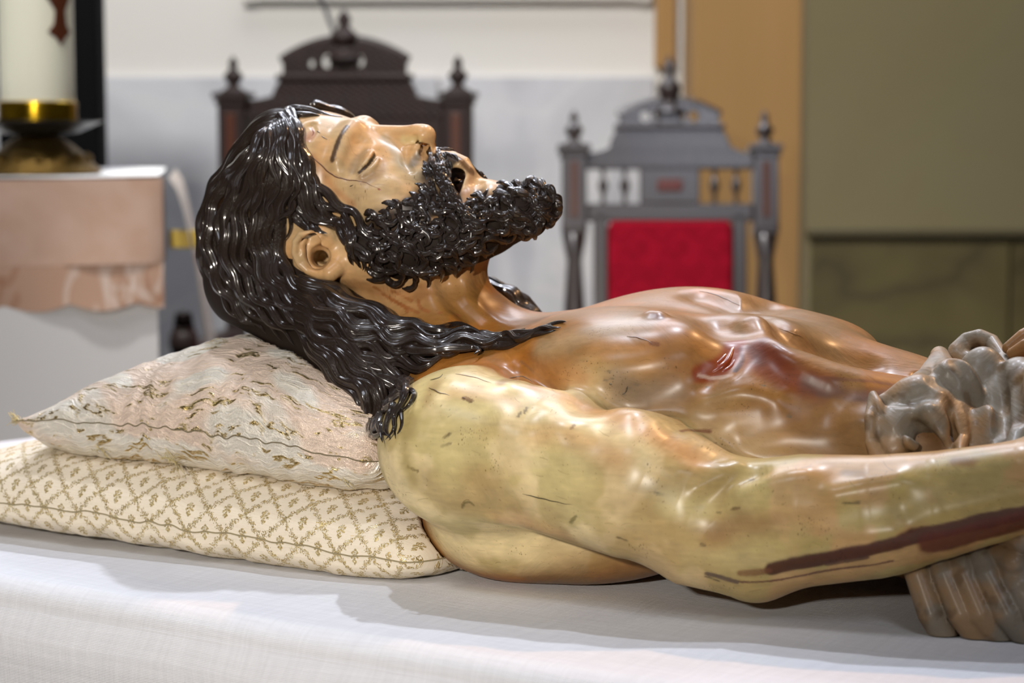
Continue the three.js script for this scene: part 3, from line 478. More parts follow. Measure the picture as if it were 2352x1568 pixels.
// trunk
E(1500, 990, 0, [0.23, 0.108, 0.16], 0.03);
E(1330, 985, 0, [0.16, 0.098, 0.165], 0.05);
E(2030, 1076, 0, [0.22, 0.082, 0.135], 0.05);
E(2420, 1130, 0.0, [0.17, 0.098, 0.165], 0.05);
E(1445, 842, 0.078, [0.105, 0.052, 0.088], 0.03);                        // chest muscles
E(1592, 782, -0.085, [0.11, 0.052, 0.088], 0.03);
E(1290, 1215, 0.115, [0.125, 0.048, 0.065], 0.04);                         // back by the near shoulder blade
E(1150, 1175, 0.13, [0.066, 0.052, 0.06], 0.03);
E(1835, 816, -0.075, [0.078, 0.040, 0.07], 0.03);                        // the arch of the ribs, far and near
E(1742, 812, 0.035, [0.05, 0.034, 0.045], 0.035);
E(1880, 865, -0.015, [0.11, 0.034, 0.035], 0.035);
E(1660, 1000, 0.12, [0.16, 0.085, 0.05], 0.04);
E(2070, 1010, 0.11, [0.07, 0.05, 0.045], 0.04);
// neck, shoulders
body.chain(rows([[925, 650, 0, 0.052], [1040, 745, 0.0, 0.052], [1160, 860, 0, 0.06]]), 0.02);
body.chain([[at(1010, 760, -0.03), 0.045], [farB(at(1085, 1000, 0.15)), 0.055]], 0.03);
body.chain([[at(1010, 780, 0.03), 0.042], [at(1066, 985, 0.13), 0.045]], 0.03);
body.chain([[at(1200, 880, -0.01), 0.035], [farB(at(1120, 960, 0.16)), 0.045]], 0.03);
body.chain([[at(1190, 895, 0.02), 0.028], [at(1100, 950, 0.15), 0.034]], 0.03);
// near arm
const arm = [[1075, 1028, 0.185, 0.066], [1250, 1062, 0.2, 0.0585], [1450, 1118, 0.21, 0.0605], [1580, 1175, 0.21, 0.052], [1700, 1215, 0.208, 0.047]];
body.ellipsoid(at(1065, 1030, 0.185), [0.078, 0.067, 0.062], AX, 0.025);
body.chain(rows(arm), 0.02);
body.cone(at(1500, 1070, 0.2), at(1590, 1105, 0.205), 0.036, 0.03, 0.03);
body.chain(rows([[1640, 1225, 0.205, 0.046], [1735, 1295, 0.205, 0.0265]]), 0.03);
const fore = [[1730, 1195, 0.208, 0.05], [1850, 1184, 0.21, 0.0505], [2000, 1180, 0.21, 0.0475], [2150, 1160, 0.205, 0.0435], [2352, 1116, 0.195, 0.0365], [2560, 1070, 0.15, 0.031], [2700, 1040, 0.09, 0.03]];
body.chain(rows(fore), 0.016);
body.cone(at(1760, 1270, 0.208), at(2040, 1225, 0.208), 0.026, 0.024, 0.03);
// far arm (mostly hidden)
body.chain([...arm, ...fore.slice(1)].map(([x, y, t, r]) => [add(farB(at(x, y, t)), Y, -0.02), r]), 0.02);
// thighs beyond the frame
body.chain([[at(2480, 1140, 0.09), 0.085], [at(3000, 1180, 0.1), 0.07]], 0.05); body.chain([[at(2480, 1140, -0.09), 0.085], [at(3000, 1180, -0.1), 0.07]], 0.05);

// finger-like shapes seen past the knot at the right edge
body.chain(rows([[2316, 799, -0.02, 0.0055], [2352, 774, -0.025, 0.0075], [2400, 750, -0.03, 0.0085], [2450, 770, -0.035, 0.009], [2490, 850, -0.035, 0.011], [2500, 960, -0.03, 0.014]]), 0.004); body.chain(rows([[2326, 812, -0.01, 0.0055], [2358, 796, -0.01, 0.0075], [2400, 778, -0.01, 0.0085], [2440, 800, -0.012, 0.009], [2470, 870, -0.012, 0.011], [2480, 960, -0.01, 0.014]]), 0.004);
// head
const HE = (px, py, s, r, k = 0.015, both = true) => { const c = hp(px, py, s); body.ellipsoid(c, r, HAX, k); if (s && both) body.ellipsoid(far(c), r, HAX, k); };
const HC = (pts, k = 0.012) => { const q = pts.map(([x, y, s, r]) => [hp(x, y, s), r]); body.chain(q, k); if (pts.some((p) => p[2])) body.chain(q.map(([p, r]) => [far(p), r]), k); };
HE(660, 510, 0, [0.078, 0.088, 0.078], 0.02);
HE(722, 378, 0, [0.058, 0.0525, 0.068], 0.03);
HE(800, 450, 0, [0.05, 0.066, 0.064], 0.03);
HE(905, 440, 0, [0.068, 0.05, 0.056], 0.03);
HE(960, 530, 0, [0.075, 0.05, 0.052], 0.03);
HE(1008, 430, 0, [0.034, 0.0265, 0.035], 0.02);
HE(1112, 486, 0, [0.03, 0.025, 0.032], 0.014);
HC([[800, 600, 0.056, 0.02], [960, 560, 0.042, 0.02], [1100, 500, 0.014, 0.02]], 0.03);
HE(850, 452, 0.044, [0.032, 0.024, 0.021], 0.02);                        // cheekbone
HE(905, 470, 0.038, [0.04, 0.026, 0.024], 0.02);
HC([[812, 297, 0.012, 0.0095], [790, 325, 0.032, 0.0075], [774, 370, 0.050, 0.007]], 0.012);   // brow
HC([[848, 322, 0, 0.0075], [880, 314, 0, 0.0072], [915, 308, 0, 0.0072], [952, 306, 0, 0.0085]], 0.005);   // nose
HE(974, 311, 0, [0.0113, 0.0108, 0.0115], 0.006);
HE(916, 350, 0, [0.045, 0.0215, 0.0115], 0.009);
HE(952, 361, 0.0138, [0.0125, 0.0140, 0.0078], 0.004);
HC([[983, 330, 0, 0.005], [986, 348, 0, 0.005]], 0.005);
HC([[1000, 370, 0.002, 0.0065], [1030, 367, 0.005, 0.0065], [1054, 378, 0.006, 0.006], [1070, 392, 0.004, 0.0045]], 0.008); // upper lip
HE(1073, 416, 0, [0.0085, 0.0105, 0.0175], 0.005);                        // lower lip
HE(1068, 440, 0.006, [0.010, 0.013, 0.016], 0.006);
HE(1132, 450, 0, [0.019, 0.0115, 0.019], 0.006);                             // bare top of the chin
HE(844, 374, 0.033, [0.0135, 0.0138, 0.0128], 0.003);                   // eye
// the ear
HE(726, 590, 0.069, [0.0245, 0.031, 0.009], 0.008);
HC([[754, 555, 0.074, 0.003], [737, 544, 0.081, 0.0032], [714, 536, 0.085, 0.0034], [691, 539, 0.087, 0.0034], [679, 555, 0.088, 0.0034], [677, 581, 0.088, 0.0033], [688, 606, 0.087, 0.0033], [708, 623, 0.086, 0.0036], [734, 630, 0.084, 0.0052], [758, 627, 0.081, 0.0085], [774, 614, 0.076, 0.0085], [789, 594, 0.068, 0.008]], 0.004);
HC([[700, 552, 0.080, 0.003], [694, 566, 0.083, 0.0034], [697, 586, 0.084, 0.0036], [708, 604, 0.083, 0.0036], [728, 613, 0.081, 0.0038], [748, 608, 0.078, 0.004]], 0.004);
HC([[752, 556, 0.073, 0.0055], [738, 566, 0.078, 0.005], [732, 576, 0.079, 0.004]], 0.006);
// hollows: eye socket, temple, nostril, mouth, ear
body.ellipsoid(hp(727, 590, 0.083), [0.0115, 0.0115, 0.022], HAX, 0.003, true); body.cone(hp(728, 596, 0.086), hp(748, 588, 0.03), 0.0085, 0.006, 0.003, true); body.ellipsoid(hp(716, 560, 0.084), [0.0075, 0.011, 0.010], HAX, 0.003, true);
{
  const dir = unit(add(add(hA.map((x) => -x * 0.75), hS, -0.5), hN, 0.15));
  for (const [x, y, r] of [[973, 353, 0.0038], [977, 346, 0.0047], [981, 339, 0.0036]]) { const h = body.hit(x, y), a0 = add(h, dir, -0.003), b0 = add(h, dir, 0.011); body.cone(a0, b0, r, r * 0.8, 0.0015, true); body.cone(far(a0), far(b0), r, r * 0.8, 0.0015, true); }
}
body.chain([[hp(1068, 400, -0.014), 0.0055], [hp(1054, 400, 0.002), 0.0085], [hp(1049, 408, 0.013), 0.008], [hp(1046, 424, 0.021), 0.0065], [hp(1045, 444, 0.027), 0.004]], 0.003, true);

body.ellipsoid(add(hp(1047, 424, 0), hN, -0.010), [0.010, 0.012, 0.021], HAX, 0.003, true);

// strokes of the chisel, drawn where the photograph shows them and laid on the surface
const S = (list, r, amp, tail = false) => body.stroke(curve(list.map(([x, y]) => body.hit(x, y)), Math.max(2, list.length * 3)), r, amp);
{
  const q = [];
  const later = (list, r, amp) => q.push([list, r, amp]);
  // face
  later([[826, 326], [814, 362], [806, 392]], 0.009, -0.0065);            // socket above the lid
  later([[868, 350], [880, 372], [872, 400], [845, 415]], 0.007, -0.0022); // below the eye
  later([[863, 353], [857, 366], [843, 382], [824, 395]], 0.0019, -0.004);  // slit
  later([[856, 350], [848, 362], [836, 376], [820, 392]], 0.0032, 0.0034);   // upper lid
  later([[868, 364], [860, 378], [848, 390], [830, 401]], 0.0028, 0.0028);   // lower lid
  later([[846, 340], [826, 356], [814, 382]], 0.0022, -0.002);
  later([[952, 318], [936, 340], [930, 368], [944, 390]], 0.0034, -0.0036);  // round the wing of the nose
  later([[905, 395], [940, 418], [968, 432]], 0.008, -0.002);
  later([[760, 330], [745, 360], [742, 385]], 0.012, -0.002);                // temple
  later([[742, 420], [770, 440], [800, 452]], 0.01, -0.003);
  later([[686, 302], [700, 285], [720, 280]], 0.004, 0.002); later([[712, 318], [722, 300], [716, 288]], 0.0025, -0.0018);
  later([[1097, 418], [1096, 440], [1090, 470]], 0.0055, -0.007);             // between lip and chin
  // neck
  later([[1062, 640], [1072, 685], [1112, 728], [1160, 754]], 0.011, 0.0045);
  later([[985, 645], [1000, 690], [1040, 735]], 0.010, 0.0035);
  later([[1030, 655], [1048, 700], [1095, 745]], 0.012, -0.005);
  
  // chest and belly
  later([[1196, 826], [1232, 858], [1276, 892]], 0.008, -0.007);
  later([[1188, 842], [1160, 856], [1130, 850]], 0.012, -0.005);
  later([[1655, 745], [1632, 830], [1570, 882], [1450, 922], [1350, 930]], 0.022, -0.008);
  later([[1560, 760], [1500, 840], [1420, 870]], 0.035, 0.004);
  later([[1716, 744], [1724, 744]], 0.018, 0.006);
  later([[1745, 748], [1790, 800], [1850, 848], [1900, 872]], 0.012, 0.004);
  later([[1715, 800], [1790, 856], [1870, 893], [1980, 908], [2080, 895]], 0.022, -0.011);
  later([[1811, 886], [1860, 900], [1912, 920]], 0.007, 0.004);
  later([[1756, 722], [1810, 768], [1880, 806], [1990, 840]], 0.013, -0.006);
  later([[1612, 674], [1660, 688], [1705, 702], [1750, 697], [1768, 692]], 0.019, -0.010);
  later([[1540, 980], [1640, 950], [1740, 940]], 0.012, -0.003); later([[1700, 1000], [1800, 970], [1880, 950]], 0.012, -0.003); later([[1620, 915], [1700, 900], [1780, 905]], 0.012, 0.003);
  later([[1980, 955], [2005, 930]], 0.024, 0.006); later([[1900, 960], [1930, 1010]], 0.022, -0.004);
  later([[2112, 861], [2118, 860]], 0.004, -0.007);
  later([[1498, 729], [1510, 730]], 0.0085, 0.009);
  // the wound in the side
  later([[1626, 855], [1662, 834], [1688, 788]], 0.012, -0.015);
  later([[1606, 862], [1650, 868], [1690, 852], [1704, 820], [1700, 784]], 0.005, 0.0045);
  // near arm
  later([[968, 985], [958, 1070], [985, 1150]], 0.012, -0.0028);
  later([[1168, 985], [1178, 1000]], 0.022, 0.004); later([[1285, 995], [1292, 1020]], 0.02, 0.004); later([[1470, 1050], [1505, 1075]], 0.024, 0.004);
  later([[1180, 890], [1260, 902], [1360, 925], [1450, 952]], 0.014, 0.004);
  later([[1225, 960], [1232, 1040], [1250, 1100]], 0.018, -0.003); later([[1350, 1000], [1400, 1080]], 0.02, -0.002);
  later([[1130, 1190], [1190, 1198], [1250, 1215]], 0.010, 0.003);
  later([[1560, 1080], [1606, 1082], [1648, 1078]], 0.007, 0.003); later([[1606, 1118], [1650, 1092], [1688, 1070]], 0.008, 0.004); later([[1630, 1150], [1690, 1112], [1738, 1092]], 0.011, -0.004);
  later([[1704, 1128], [1780, 1106], [1850, 1092]], 0.011, 0.004); later([[1640, 1200], [1710, 1232], [1770, 1240]], 0.024, -0.004);
  later([[1920, 1132], [1990, 1112], [2060, 1100]], 0.010, 0.0035); later([[1780, 1226], [1900, 1190], [2060, 1168]], 0.014, -0.003); later([[2080, 1160], [2200, 1120], [2340, 1090]], 0.012, -0.0025);
  later([[1780, 1290], [1900, 1262], [2050, 1230]], 0.012, 0.003);
  const placed = q.map(([list, r, amp]) => [curve(list.map(([x, y]) => body.hit(x, y)), list.length * 3), r, amp]);
  for (const [pts, r, amp] of placed) body.stroke(pts, r, amp);
  // the far half of the face is the mirror image of the near half
  for (const [pts, r, amp] of placed.slice(0, 9)) body.stroke(pts.map(far), r, amp);
}

// paint of the statue: ivory flesh, worn, with tan and greenish patches, drips and bruises; some hollows carry shade in the colour
const MARKS = [];
const DRIPS = [];
const mark = (list, r, color, a = 1, edge = 0.5) => {
  if (r <= 0.0016) { DRIPS.push([list, r, color]); return; }       // thin runs of paint and cracks are little ridges of their own
  const pts = curve(list.map(([x, y]) => body.hit(x, y)), Math.max(2, list.length * 4)); let c = [0, 0, 0]; for (const p of pts) c = add(c, p, 1 / pts.length); let br = 0; for (const p of pts) br = Math.max(br, len(sub(p, c))); MARKS.push({ pts, r, color, a, edge, c, br: br + r * 1.3 + 0.002 }); };
const lin = (r, g, b) => [r, g, b].map((x) => { x /= 255; return x <= 0.04045 ? x / 12.92 : Math.pow((x + 0.055) / 1.055, 2.4); });
const IVORY = lin(226, 206, 156), TAN = lin(140, 97, 47), OLIVE = lin(198, 182, 128), ORANGE = lin(154, 99, 41), GREY = lin(122, 103, 76), BROWN = lin(110, 74, 42), DARK = lin(44, 28, 20), BLOOD = lin(120, 44, 20), RUST = lin(150, 74, 34), HAIRC = lin(36, 25, 21), BLUE = lin(112, 110, 104);
const faceMid = hp(860, 400, 0.02), chestMid = at(1600, 850, 0.05), armMid = at(1250, 1080, 0.25);
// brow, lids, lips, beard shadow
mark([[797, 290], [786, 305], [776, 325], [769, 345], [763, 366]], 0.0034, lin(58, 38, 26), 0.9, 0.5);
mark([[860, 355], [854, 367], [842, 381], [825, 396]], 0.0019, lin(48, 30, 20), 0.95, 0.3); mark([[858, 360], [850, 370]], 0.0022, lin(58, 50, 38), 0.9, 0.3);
mark([[838, 350], [822, 368], [813, 390]], 0.008, GREY, 0.55, 0.8); mark([[876, 366], [880, 385], [862, 405], [835, 412]], 0.008, lin(150, 118, 92), 0.5, 0.8);  // grey shading painted into the colour around the lids
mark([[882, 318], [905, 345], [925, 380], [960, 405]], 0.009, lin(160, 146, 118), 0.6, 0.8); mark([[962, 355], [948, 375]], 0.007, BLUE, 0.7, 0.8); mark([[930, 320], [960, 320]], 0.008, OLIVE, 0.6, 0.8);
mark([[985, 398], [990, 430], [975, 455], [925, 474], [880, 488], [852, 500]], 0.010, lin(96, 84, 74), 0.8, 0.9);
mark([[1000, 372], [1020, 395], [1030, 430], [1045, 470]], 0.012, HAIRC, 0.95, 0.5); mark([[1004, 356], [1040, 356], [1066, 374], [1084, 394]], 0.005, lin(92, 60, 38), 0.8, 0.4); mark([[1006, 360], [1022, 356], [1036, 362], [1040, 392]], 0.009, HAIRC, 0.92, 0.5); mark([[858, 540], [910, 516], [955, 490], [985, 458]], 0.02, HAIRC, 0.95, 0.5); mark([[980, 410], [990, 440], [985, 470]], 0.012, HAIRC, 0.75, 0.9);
mark([[1082, 410], [1080, 425]], 0.007, lin(196, 150, 112), 0.6, 0.8); mark([[1070, 440], [1074, 462]], 0.007, lin(150, 106, 76), 0.6, 0.8); mark([[1050, 410], [1046, 430]], 0.008, lin(40, 20, 14), 0.9, 0.4); mark([[1100, 440], [1120, 450], [1160, 446]], 0.007, lin(90, 76, 66), 0.8, 0.9); mark([[1090, 470], [1120, 480]], 0.01, HAIRC, 0.95, 0.6);  // the near-black mark stands in for shade in the mouth
mark([[690, 312], [706, 320], [716, 310]], 0.007, lin(176, 130, 112), 0.7, 0.8); mark([[714, 292], [719, 305], [714, 318]], 0.0016, lin(140, 80, 60), 0.8, 0.5); mark([[696, 300], [698, 296]], 0.002, lin(120, 90, 84), 0.8, 0.5);
mark([[704, 350], [730, 372], [764, 402], [794, 412], [832, 417], [858, 428], [872, 434]], 0.0011, lin(96, 56, 34), 0.9, 0.3); mark([[868, 432], [876, 437]], 0.0016, lin(150, 84, 50), 0.8, 0.4);
mark([[728, 300], [736, 306]], 0.001, DARK, 0.9, 0.3); mark([[738, 312], [752, 321]], 0.0008, DARK, 0.8, 0.3); mark([[803, 428], [812, 424]], 0.0008, DARK, 0.7, 0.3);
mark([[716, 360], [740, 400], [775, 442], [810, 470]], 0.0065, lin(176, 122, 78), 0.6, 0.9);
// neck
for (const l of [[[905, 690], [930, 705], [935, 716]], [[880, 676], [915, 696], [960, 718]], [[900, 668], [945, 690]], [[960, 690], [965, 706], [985, 716]], [[860, 660], [900, 690]], [[1010, 718], [1055, 724]]]) mark(l, 0.0022, lin(140, 84, 44), 0.75, 0.4);
mark([[820, 655], [900, 672], [980, 668]], 0.014, lin(150, 96, 52), 0.5, 0.9); mark([[1115, 700], [1124, 720]], 0.006, BROWN, 0.5, 0.9);
// chest
mark([[1612, 860], [1650, 842], [1678, 820], [1692, 785]], 0.013, lin(126, 56, 24), 0.95, 0.5); mark([[1606, 862], [1640, 868], [1680, 862]], 0.0025, lin(200, 178, 160), 0.5, 0.6); mark([[1702, 800], [1704, 830], [1690, 850]], 0.004, lin(64, 40, 34), 0.85, 0.7);  // the last dark mark stands in for the shaded crevice beside the wound
mark([[1722, 800], [1760, 825], [1820, 862], [1880, 885]], 0.024, lin(118, 50, 22), 0.85, 1); mark([[1740, 790], [1790, 835]], 0.016, lin(104, 44, 22), 0.8, 1); mark([[1740, 840], [1780, 865], [1830, 880]], 0.016, lin(126, 66, 40), 0.75, 1); mark([[1720, 800], [1745, 830]], 0.010, lin(92, 62, 54), 0.7, 1);
mark([[1850, 880], [1920, 900], [2000, 908], [2080, 896]], 0.011, lin(104, 72, 60), 0.8, 1); mark([[1860, 868], [1960, 872], [2060, 884]], 0.003, lin(110, 70, 56), 0.6, 0.8); mark([[1880, 905], [1990, 915], [2050, 905]], 0.004, lin(98, 70, 56), 0.6, 0.8);
mark([[1440, 772], [1470, 776], [1490, 784], [1500, 790]], 0.0012, lin(96, 62, 36), 0.8, 0.3); mark([[1496, 787], [1510, 791]], 0.0026, lin(112, 68, 36), 0.9, 0.3);
mark([[1606, 668], [1640, 675], [1680, 692], [1708, 706]], 0.001, lin(92, 66, 46), 0.8, 0.3); mark([[1790, 754], [1830, 768], [1846, 776]], 0.0012, lin(110, 74, 40), 0.8, 0.3);
mark([[1500, 727], [1512, 728]], 0.009, lin(96, 60, 34), 0.9, 0.6); mark([[1482, 728], [1500, 738]], 0.007, lin(150, 130, 110), 0.6, 0.8);
mark([[1565, 990], [1600, 988], [1630, 990]], 0.003, lin(110, 66, 44), 0.8, 0.6); mark([[1197, 830], [1235, 862], [1278, 893]], 0.0018, lin(120, 84, 54), 0.7, 0.5);
for (const [x, y, r] of [[1395, 852, 2.2], [1388, 872, 2.6], [1402, 868, 1.6], [1440, 890, 1.6], [1430, 905, 1.8], [1400, 880, 1.5], [1460, 882, 2], [1622, 888, 2], [1750, 884, 2], [1810, 955, 1.7]]) mark([[x, y], [x + 6, y + 2]], 0.001 + r * 0.0004, lin(96, 84, 58), 0.75, 0.8);
mark([[1442, 886], [1438, 898], [1428, 906]], 0.0012, lin(80, 68, 52), 0.7, 0.5);
// arm
mark([[1066, 913], [1074, 916], [1082, 920]], 0.0024, lin(84, 58, 26), 0.9, 0.3); mark([[1062, 912], [1070, 914]], 0.0012, lin(84, 58, 26), 0.9, 0.3);
mark([[1150, 878], [1180, 872], [1215, 880], [1228, 888]], 0.007, lin(160, 128, 90), 0.7, 0.7); mark([[1170, 868], [1200, 864], [1226, 878]], 0.0012, lin(96, 80, 58), 0.8, 0.4);
mark([[988, 872], [1010, 866], [1016, 858]], 0.0014, lin(92, 80, 46), 0.8, 0.4); mark([[985, 890], [1012, 902], [1034, 908]], 0.0014, lin(100, 76, 34), 0.8, 0.4); mark([[1046, 858], [1090, 866], [1130, 880]], 0.001, lin(120, 90, 56), 0.7, 0.4);
mark([[1062, 1166], [1066, 1156], [1078, 1153], [1088, 1160]], 0.0017, lin(110, 96, 52), 0.8, 0.6); mark([[1200, 1134], [1250, 1146], [1300, 1157], [1318, 1159]], 0.0009, lin(66, 56, 30), 0.95, 0.2); mark([[1322, 1186], [1310, 1200]], 0.0018, lin(120, 108, 62), 0.8, 0.4);
for (const l of [[[936, 1072], [960, 1082]], [[1020, 1005], [1032, 996]], [[1014, 1025], [1035, 1018]], [[1418, 1234], [1440, 1242]], [[1204, 948], [1210, 936]], [[1312, 984], [1320, 974]], [[1196, 946], [1190, 956]], [[1508, 1134], [1522, 1136]], [[1648, 1177], [1654, 1178]], [[1682, 1168], [1698, 1166]], [[1724, 1102], [1730, 1101]], [[1842, 1074], [1862, 1070]], [[1938, 1156], [1972, 1154]], [[1610, 1250], [1620, 1252]], [[1504, 1130], [1512, 1132]], [[1620, 1324], [1650, 1334]]]) mark(l, 0.0017, lin(92, 78, 50), 0.8, 0.6);
mark([[1230, 900], [1340, 930], [1450, 972], [1540, 1018], [1590, 1050]], 0.022, lin(188, 138, 86), 0.75, 1); mark([[1230, 1000], [1340, 1010], [1420, 1050]], 0.02, lin(196, 152, 104), 0.6, 1); mark([[1150, 1196], [1210, 1204], [1290, 1228]], 0.018, lin(186, 146, 100), 0.6, 1); mark([[940, 960], [930, 1040], [950, 1110]], 0.016, lin(150, 132, 82), 0.75, 1); mark([[1000, 880], [980, 920]], 0.014, lin(160, 132, 86), 0.7, 1); mark([[1040, 900], [1120, 905], [1180, 930]], 0.014, lin(196, 160, 114), 0.6, 1);
mark([[1420, 880], [1470, 900], [1540, 905]], 0.024, lin(132, 116, 98), 0.7, 1); mark([[1250, 800], [1330, 772], [1430, 742]], 0.03, lin(156, 132, 98), 0.7, 1); mark([[1240, 850], [1330, 870]], 0.022, lin(178, 122, 70), 0.6, 1); mark([[1380, 800], [1480, 830]], 0.02, lin(178, 128, 72), 0.6, 1);  // the first grey mark is shade under the chest muscle, put into the colour
mark([[1000, 1015], [1030, 1040]], 0.014, OLIVE, 0.6, 1); mark([[1490, 1118], [1530, 1130]], 0.012, lin(150, 136, 100), 0.5, 1); mark([[1540, 1160], [1620, 1170]], 0.02, OLIVE, 0.6, 1); mark([[1640, 1230], [1700, 1210], [1760, 1200]], 0.022, lin(140, 104, 64), 0.7, 1);
mark([[1690, 1290], [1760, 1280], [1840, 1220]], 0.014, lin(176, 156, 104), 0.5, 1); mark([[1850, 1080], [1910, 1090]], 0.016, lin(192, 146, 94), 0.6, 1); mark([[1940, 1085], [1980, 1088]], 0.007, lin(124, 100, 72), 0.6, 1); mark([[2195, 1058], [2230, 1062]], 0.008, lin(120, 84, 50), 0.7, 0.9);
mark([[1776, 1308], [1850, 1292], [1960, 1270], [2080, 1240], [2200, 1210], [2352, 1178]], 0.0085, lin(66, 28, 14), 0.95, 0.35); mark([[2140, 1248], [2250, 1225], [2352, 1196]], 0.014, lin(84, 34, 14), 0.92, 0.4); mark([[1700, 1336], [1800, 1330], [1900, 1310], [2050, 1288]], 0.0018, lin(92, 56, 44), 0.85, 0.4); mark([[1625, 1318], [1650, 1324], [1690, 1336]], 0.0035, lin(84, 66, 60), 0.85, 0.4); mark([[1700, 1316], [1740, 1314], [1766, 1310]], 0.004, lin(110, 66, 40), 0.7, 0.6);
mark([[1900, 1296], [1990, 1280]], 0.003, lin(72, 44, 36), 0.8, 0.4);

MARKS.push((() => { const pts = [[1066, 402, -0.012], [1054, 404, 0.002], [1048, 412, 0.013], [1045, 428, 0.020], [1045, 442, 0.025]].map(([x, y, q]) => add(hp(x, y, q), hN, -0.004)); return { pts, r: 0.0105, color: lin(34, 17, 12), a: 1, edge: 0.3, c: pts[2], br: 0.06 }; })());  // mouth hollow coloured dark red-brown, its inner shade put into the colour
function flesh(p) {
  const n1 = fbm(p[0] * 9 + 3, p[1] * 9, p[2] * 9, 3), n2 = fbm(p[0] * 22, p[1] * 22 + 7, p[2] * 22, 4), n3 = fbm(p[0] * 60, p[1] * 60, p[2] * 60 + 5, 3), n4 = noise(p[0] * 240, p[1] * 520, p[2] * 240);
  const dF = len(sub(p, faceMid)), onArm = sstep(0.158, 0.182, dot(sub(p, MID), V)) * sstep(-0.02, 0.02, dot(sub(p, at(960, 900, 0)), U)), onFace = 1 - sstep(0.1, 0.16, dF);
  let c = mix3(mix3(TAN, ORANGE, sstep(0.45, 0.57, n2)), GREY, sstep(0.5, 0.7, n1) * 0.5);
  c = mix3(c, mix3(mix3(IVORY, OLIVE, sstep(0.45, 0.57, n2)), TAN, sstep(0.48, 0.66, n1) * 0.5), onArm * 0.92);
  const along = dot(sub(p, at(1600, 1200, 0.2)), U); c = mix3(c, mix3(lin(158, 120, 70), lin(152, 132, 78), sstep(0.44, 0.58, n2)), onArm * sstep(-0.03, 0.12, along) * 0.85);
  c = mix3(c, mix3(lin(206, 162, 112), lin(192, 164, 122), sstep(0.4, 0.6, n2)), onFace * 0.9);
  const n5 = noise(dot(p, U) * 60, p[1] * 420, dot(p, V) * 420), v = (0.8 + 0.4 * n3) * (0.95 + 0.1 * n4) * (0.92 + 0.16 * n5); c = c.map((x) => x * v);
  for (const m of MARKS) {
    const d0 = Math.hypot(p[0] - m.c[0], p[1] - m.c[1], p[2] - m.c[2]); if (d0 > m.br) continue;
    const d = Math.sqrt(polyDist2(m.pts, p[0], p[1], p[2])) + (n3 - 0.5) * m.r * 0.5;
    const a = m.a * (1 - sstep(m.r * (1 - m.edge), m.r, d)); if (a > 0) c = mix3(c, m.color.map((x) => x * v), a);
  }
  return c;
}
// fine wear: ticks, specks and pores of the old varnish
const wear = canvasTexture(1024, 1024, (c, w, h) => {
  c.fillStyle = '#ffffff'; c.fillRect(0, 0, w, h);
  for (let k = 0; k < 1500; k++) { const x = rr(0, w), y = rr(0, h), a = rr(0.04, 0.28), s = rr(0.4, 1.5); c.fillStyle = `rgba(${70 + rr(0, 50) | 0},${60 + rr(0, 40) | 0},${40 + rr(0, 20) | 0},${a})`; c.beginPath(); c.ellipse(x, y, s * rr(1, 3), s * rr(0.5, 1), rr(-0.5, 0.5), 0, 6.3); c.fill(); }
  for (let k = 0; k < 200; k++) { const x = rr(0, w), y = rr(0, h), l = rr(8, 40), t = rr(-0.4, 0.4); c.strokeStyle = `rgba(96,78,48,${rr(0.08, 0.35)})`; c.lineWidth = rr(0.4, 1.1); c.beginPath(); c.moveTo(x, y); c.quadraticCurveTo(x + l / 2, y + t * l + rr(-3, 3), x + l, y + t * l); c.stroke(); }
  for (let k = 0; k < 42; k++) { const x = rr(0, w), y = rr(0, h), n = rr(8, 30) | 0; for (let j = 0; j < n; j++) { c.fillStyle = `rgba(90,78,50,${rr(0.1, 0.4)})`; c.beginPath(); c.arc(x + rr(-30, 30), y + rr(-16, 16), rr(0.6, 2), 0, 6.3); c.fill(); } }
});
const skinBump = pixelTexture(512, 512, (x, y) => { const v = tiled(x, y, 512, 512, 26, 26, 4); return [v, v, v]; });
const skinRough = pixelTexture(512, 512, (x, y) => { const v = lerp(0.42, 0.6, tiled(x, y, 512, 512, 12, 12, 5)); return [v, v, v]; });
const bodyUv = (p) => { const q = sub(p, [MID[0], 0.93, MID[2]]); return [dot(q, U) * 3.4, Math.atan2(q[1], dot(q, V)) * 0.5 + 0.37 * dot(q, U)]; };
const skin = phys({ vertexColors: true, map: wear, roughnessMap: skinRough, roughness: 1, bumpMap: withRepeat(skinBump, 1.5, 1.5), bumpScale: 0.0009, clearcoat: 0.5, clearcoatRoughness: 0.3, specularIntensity: 0.15 });

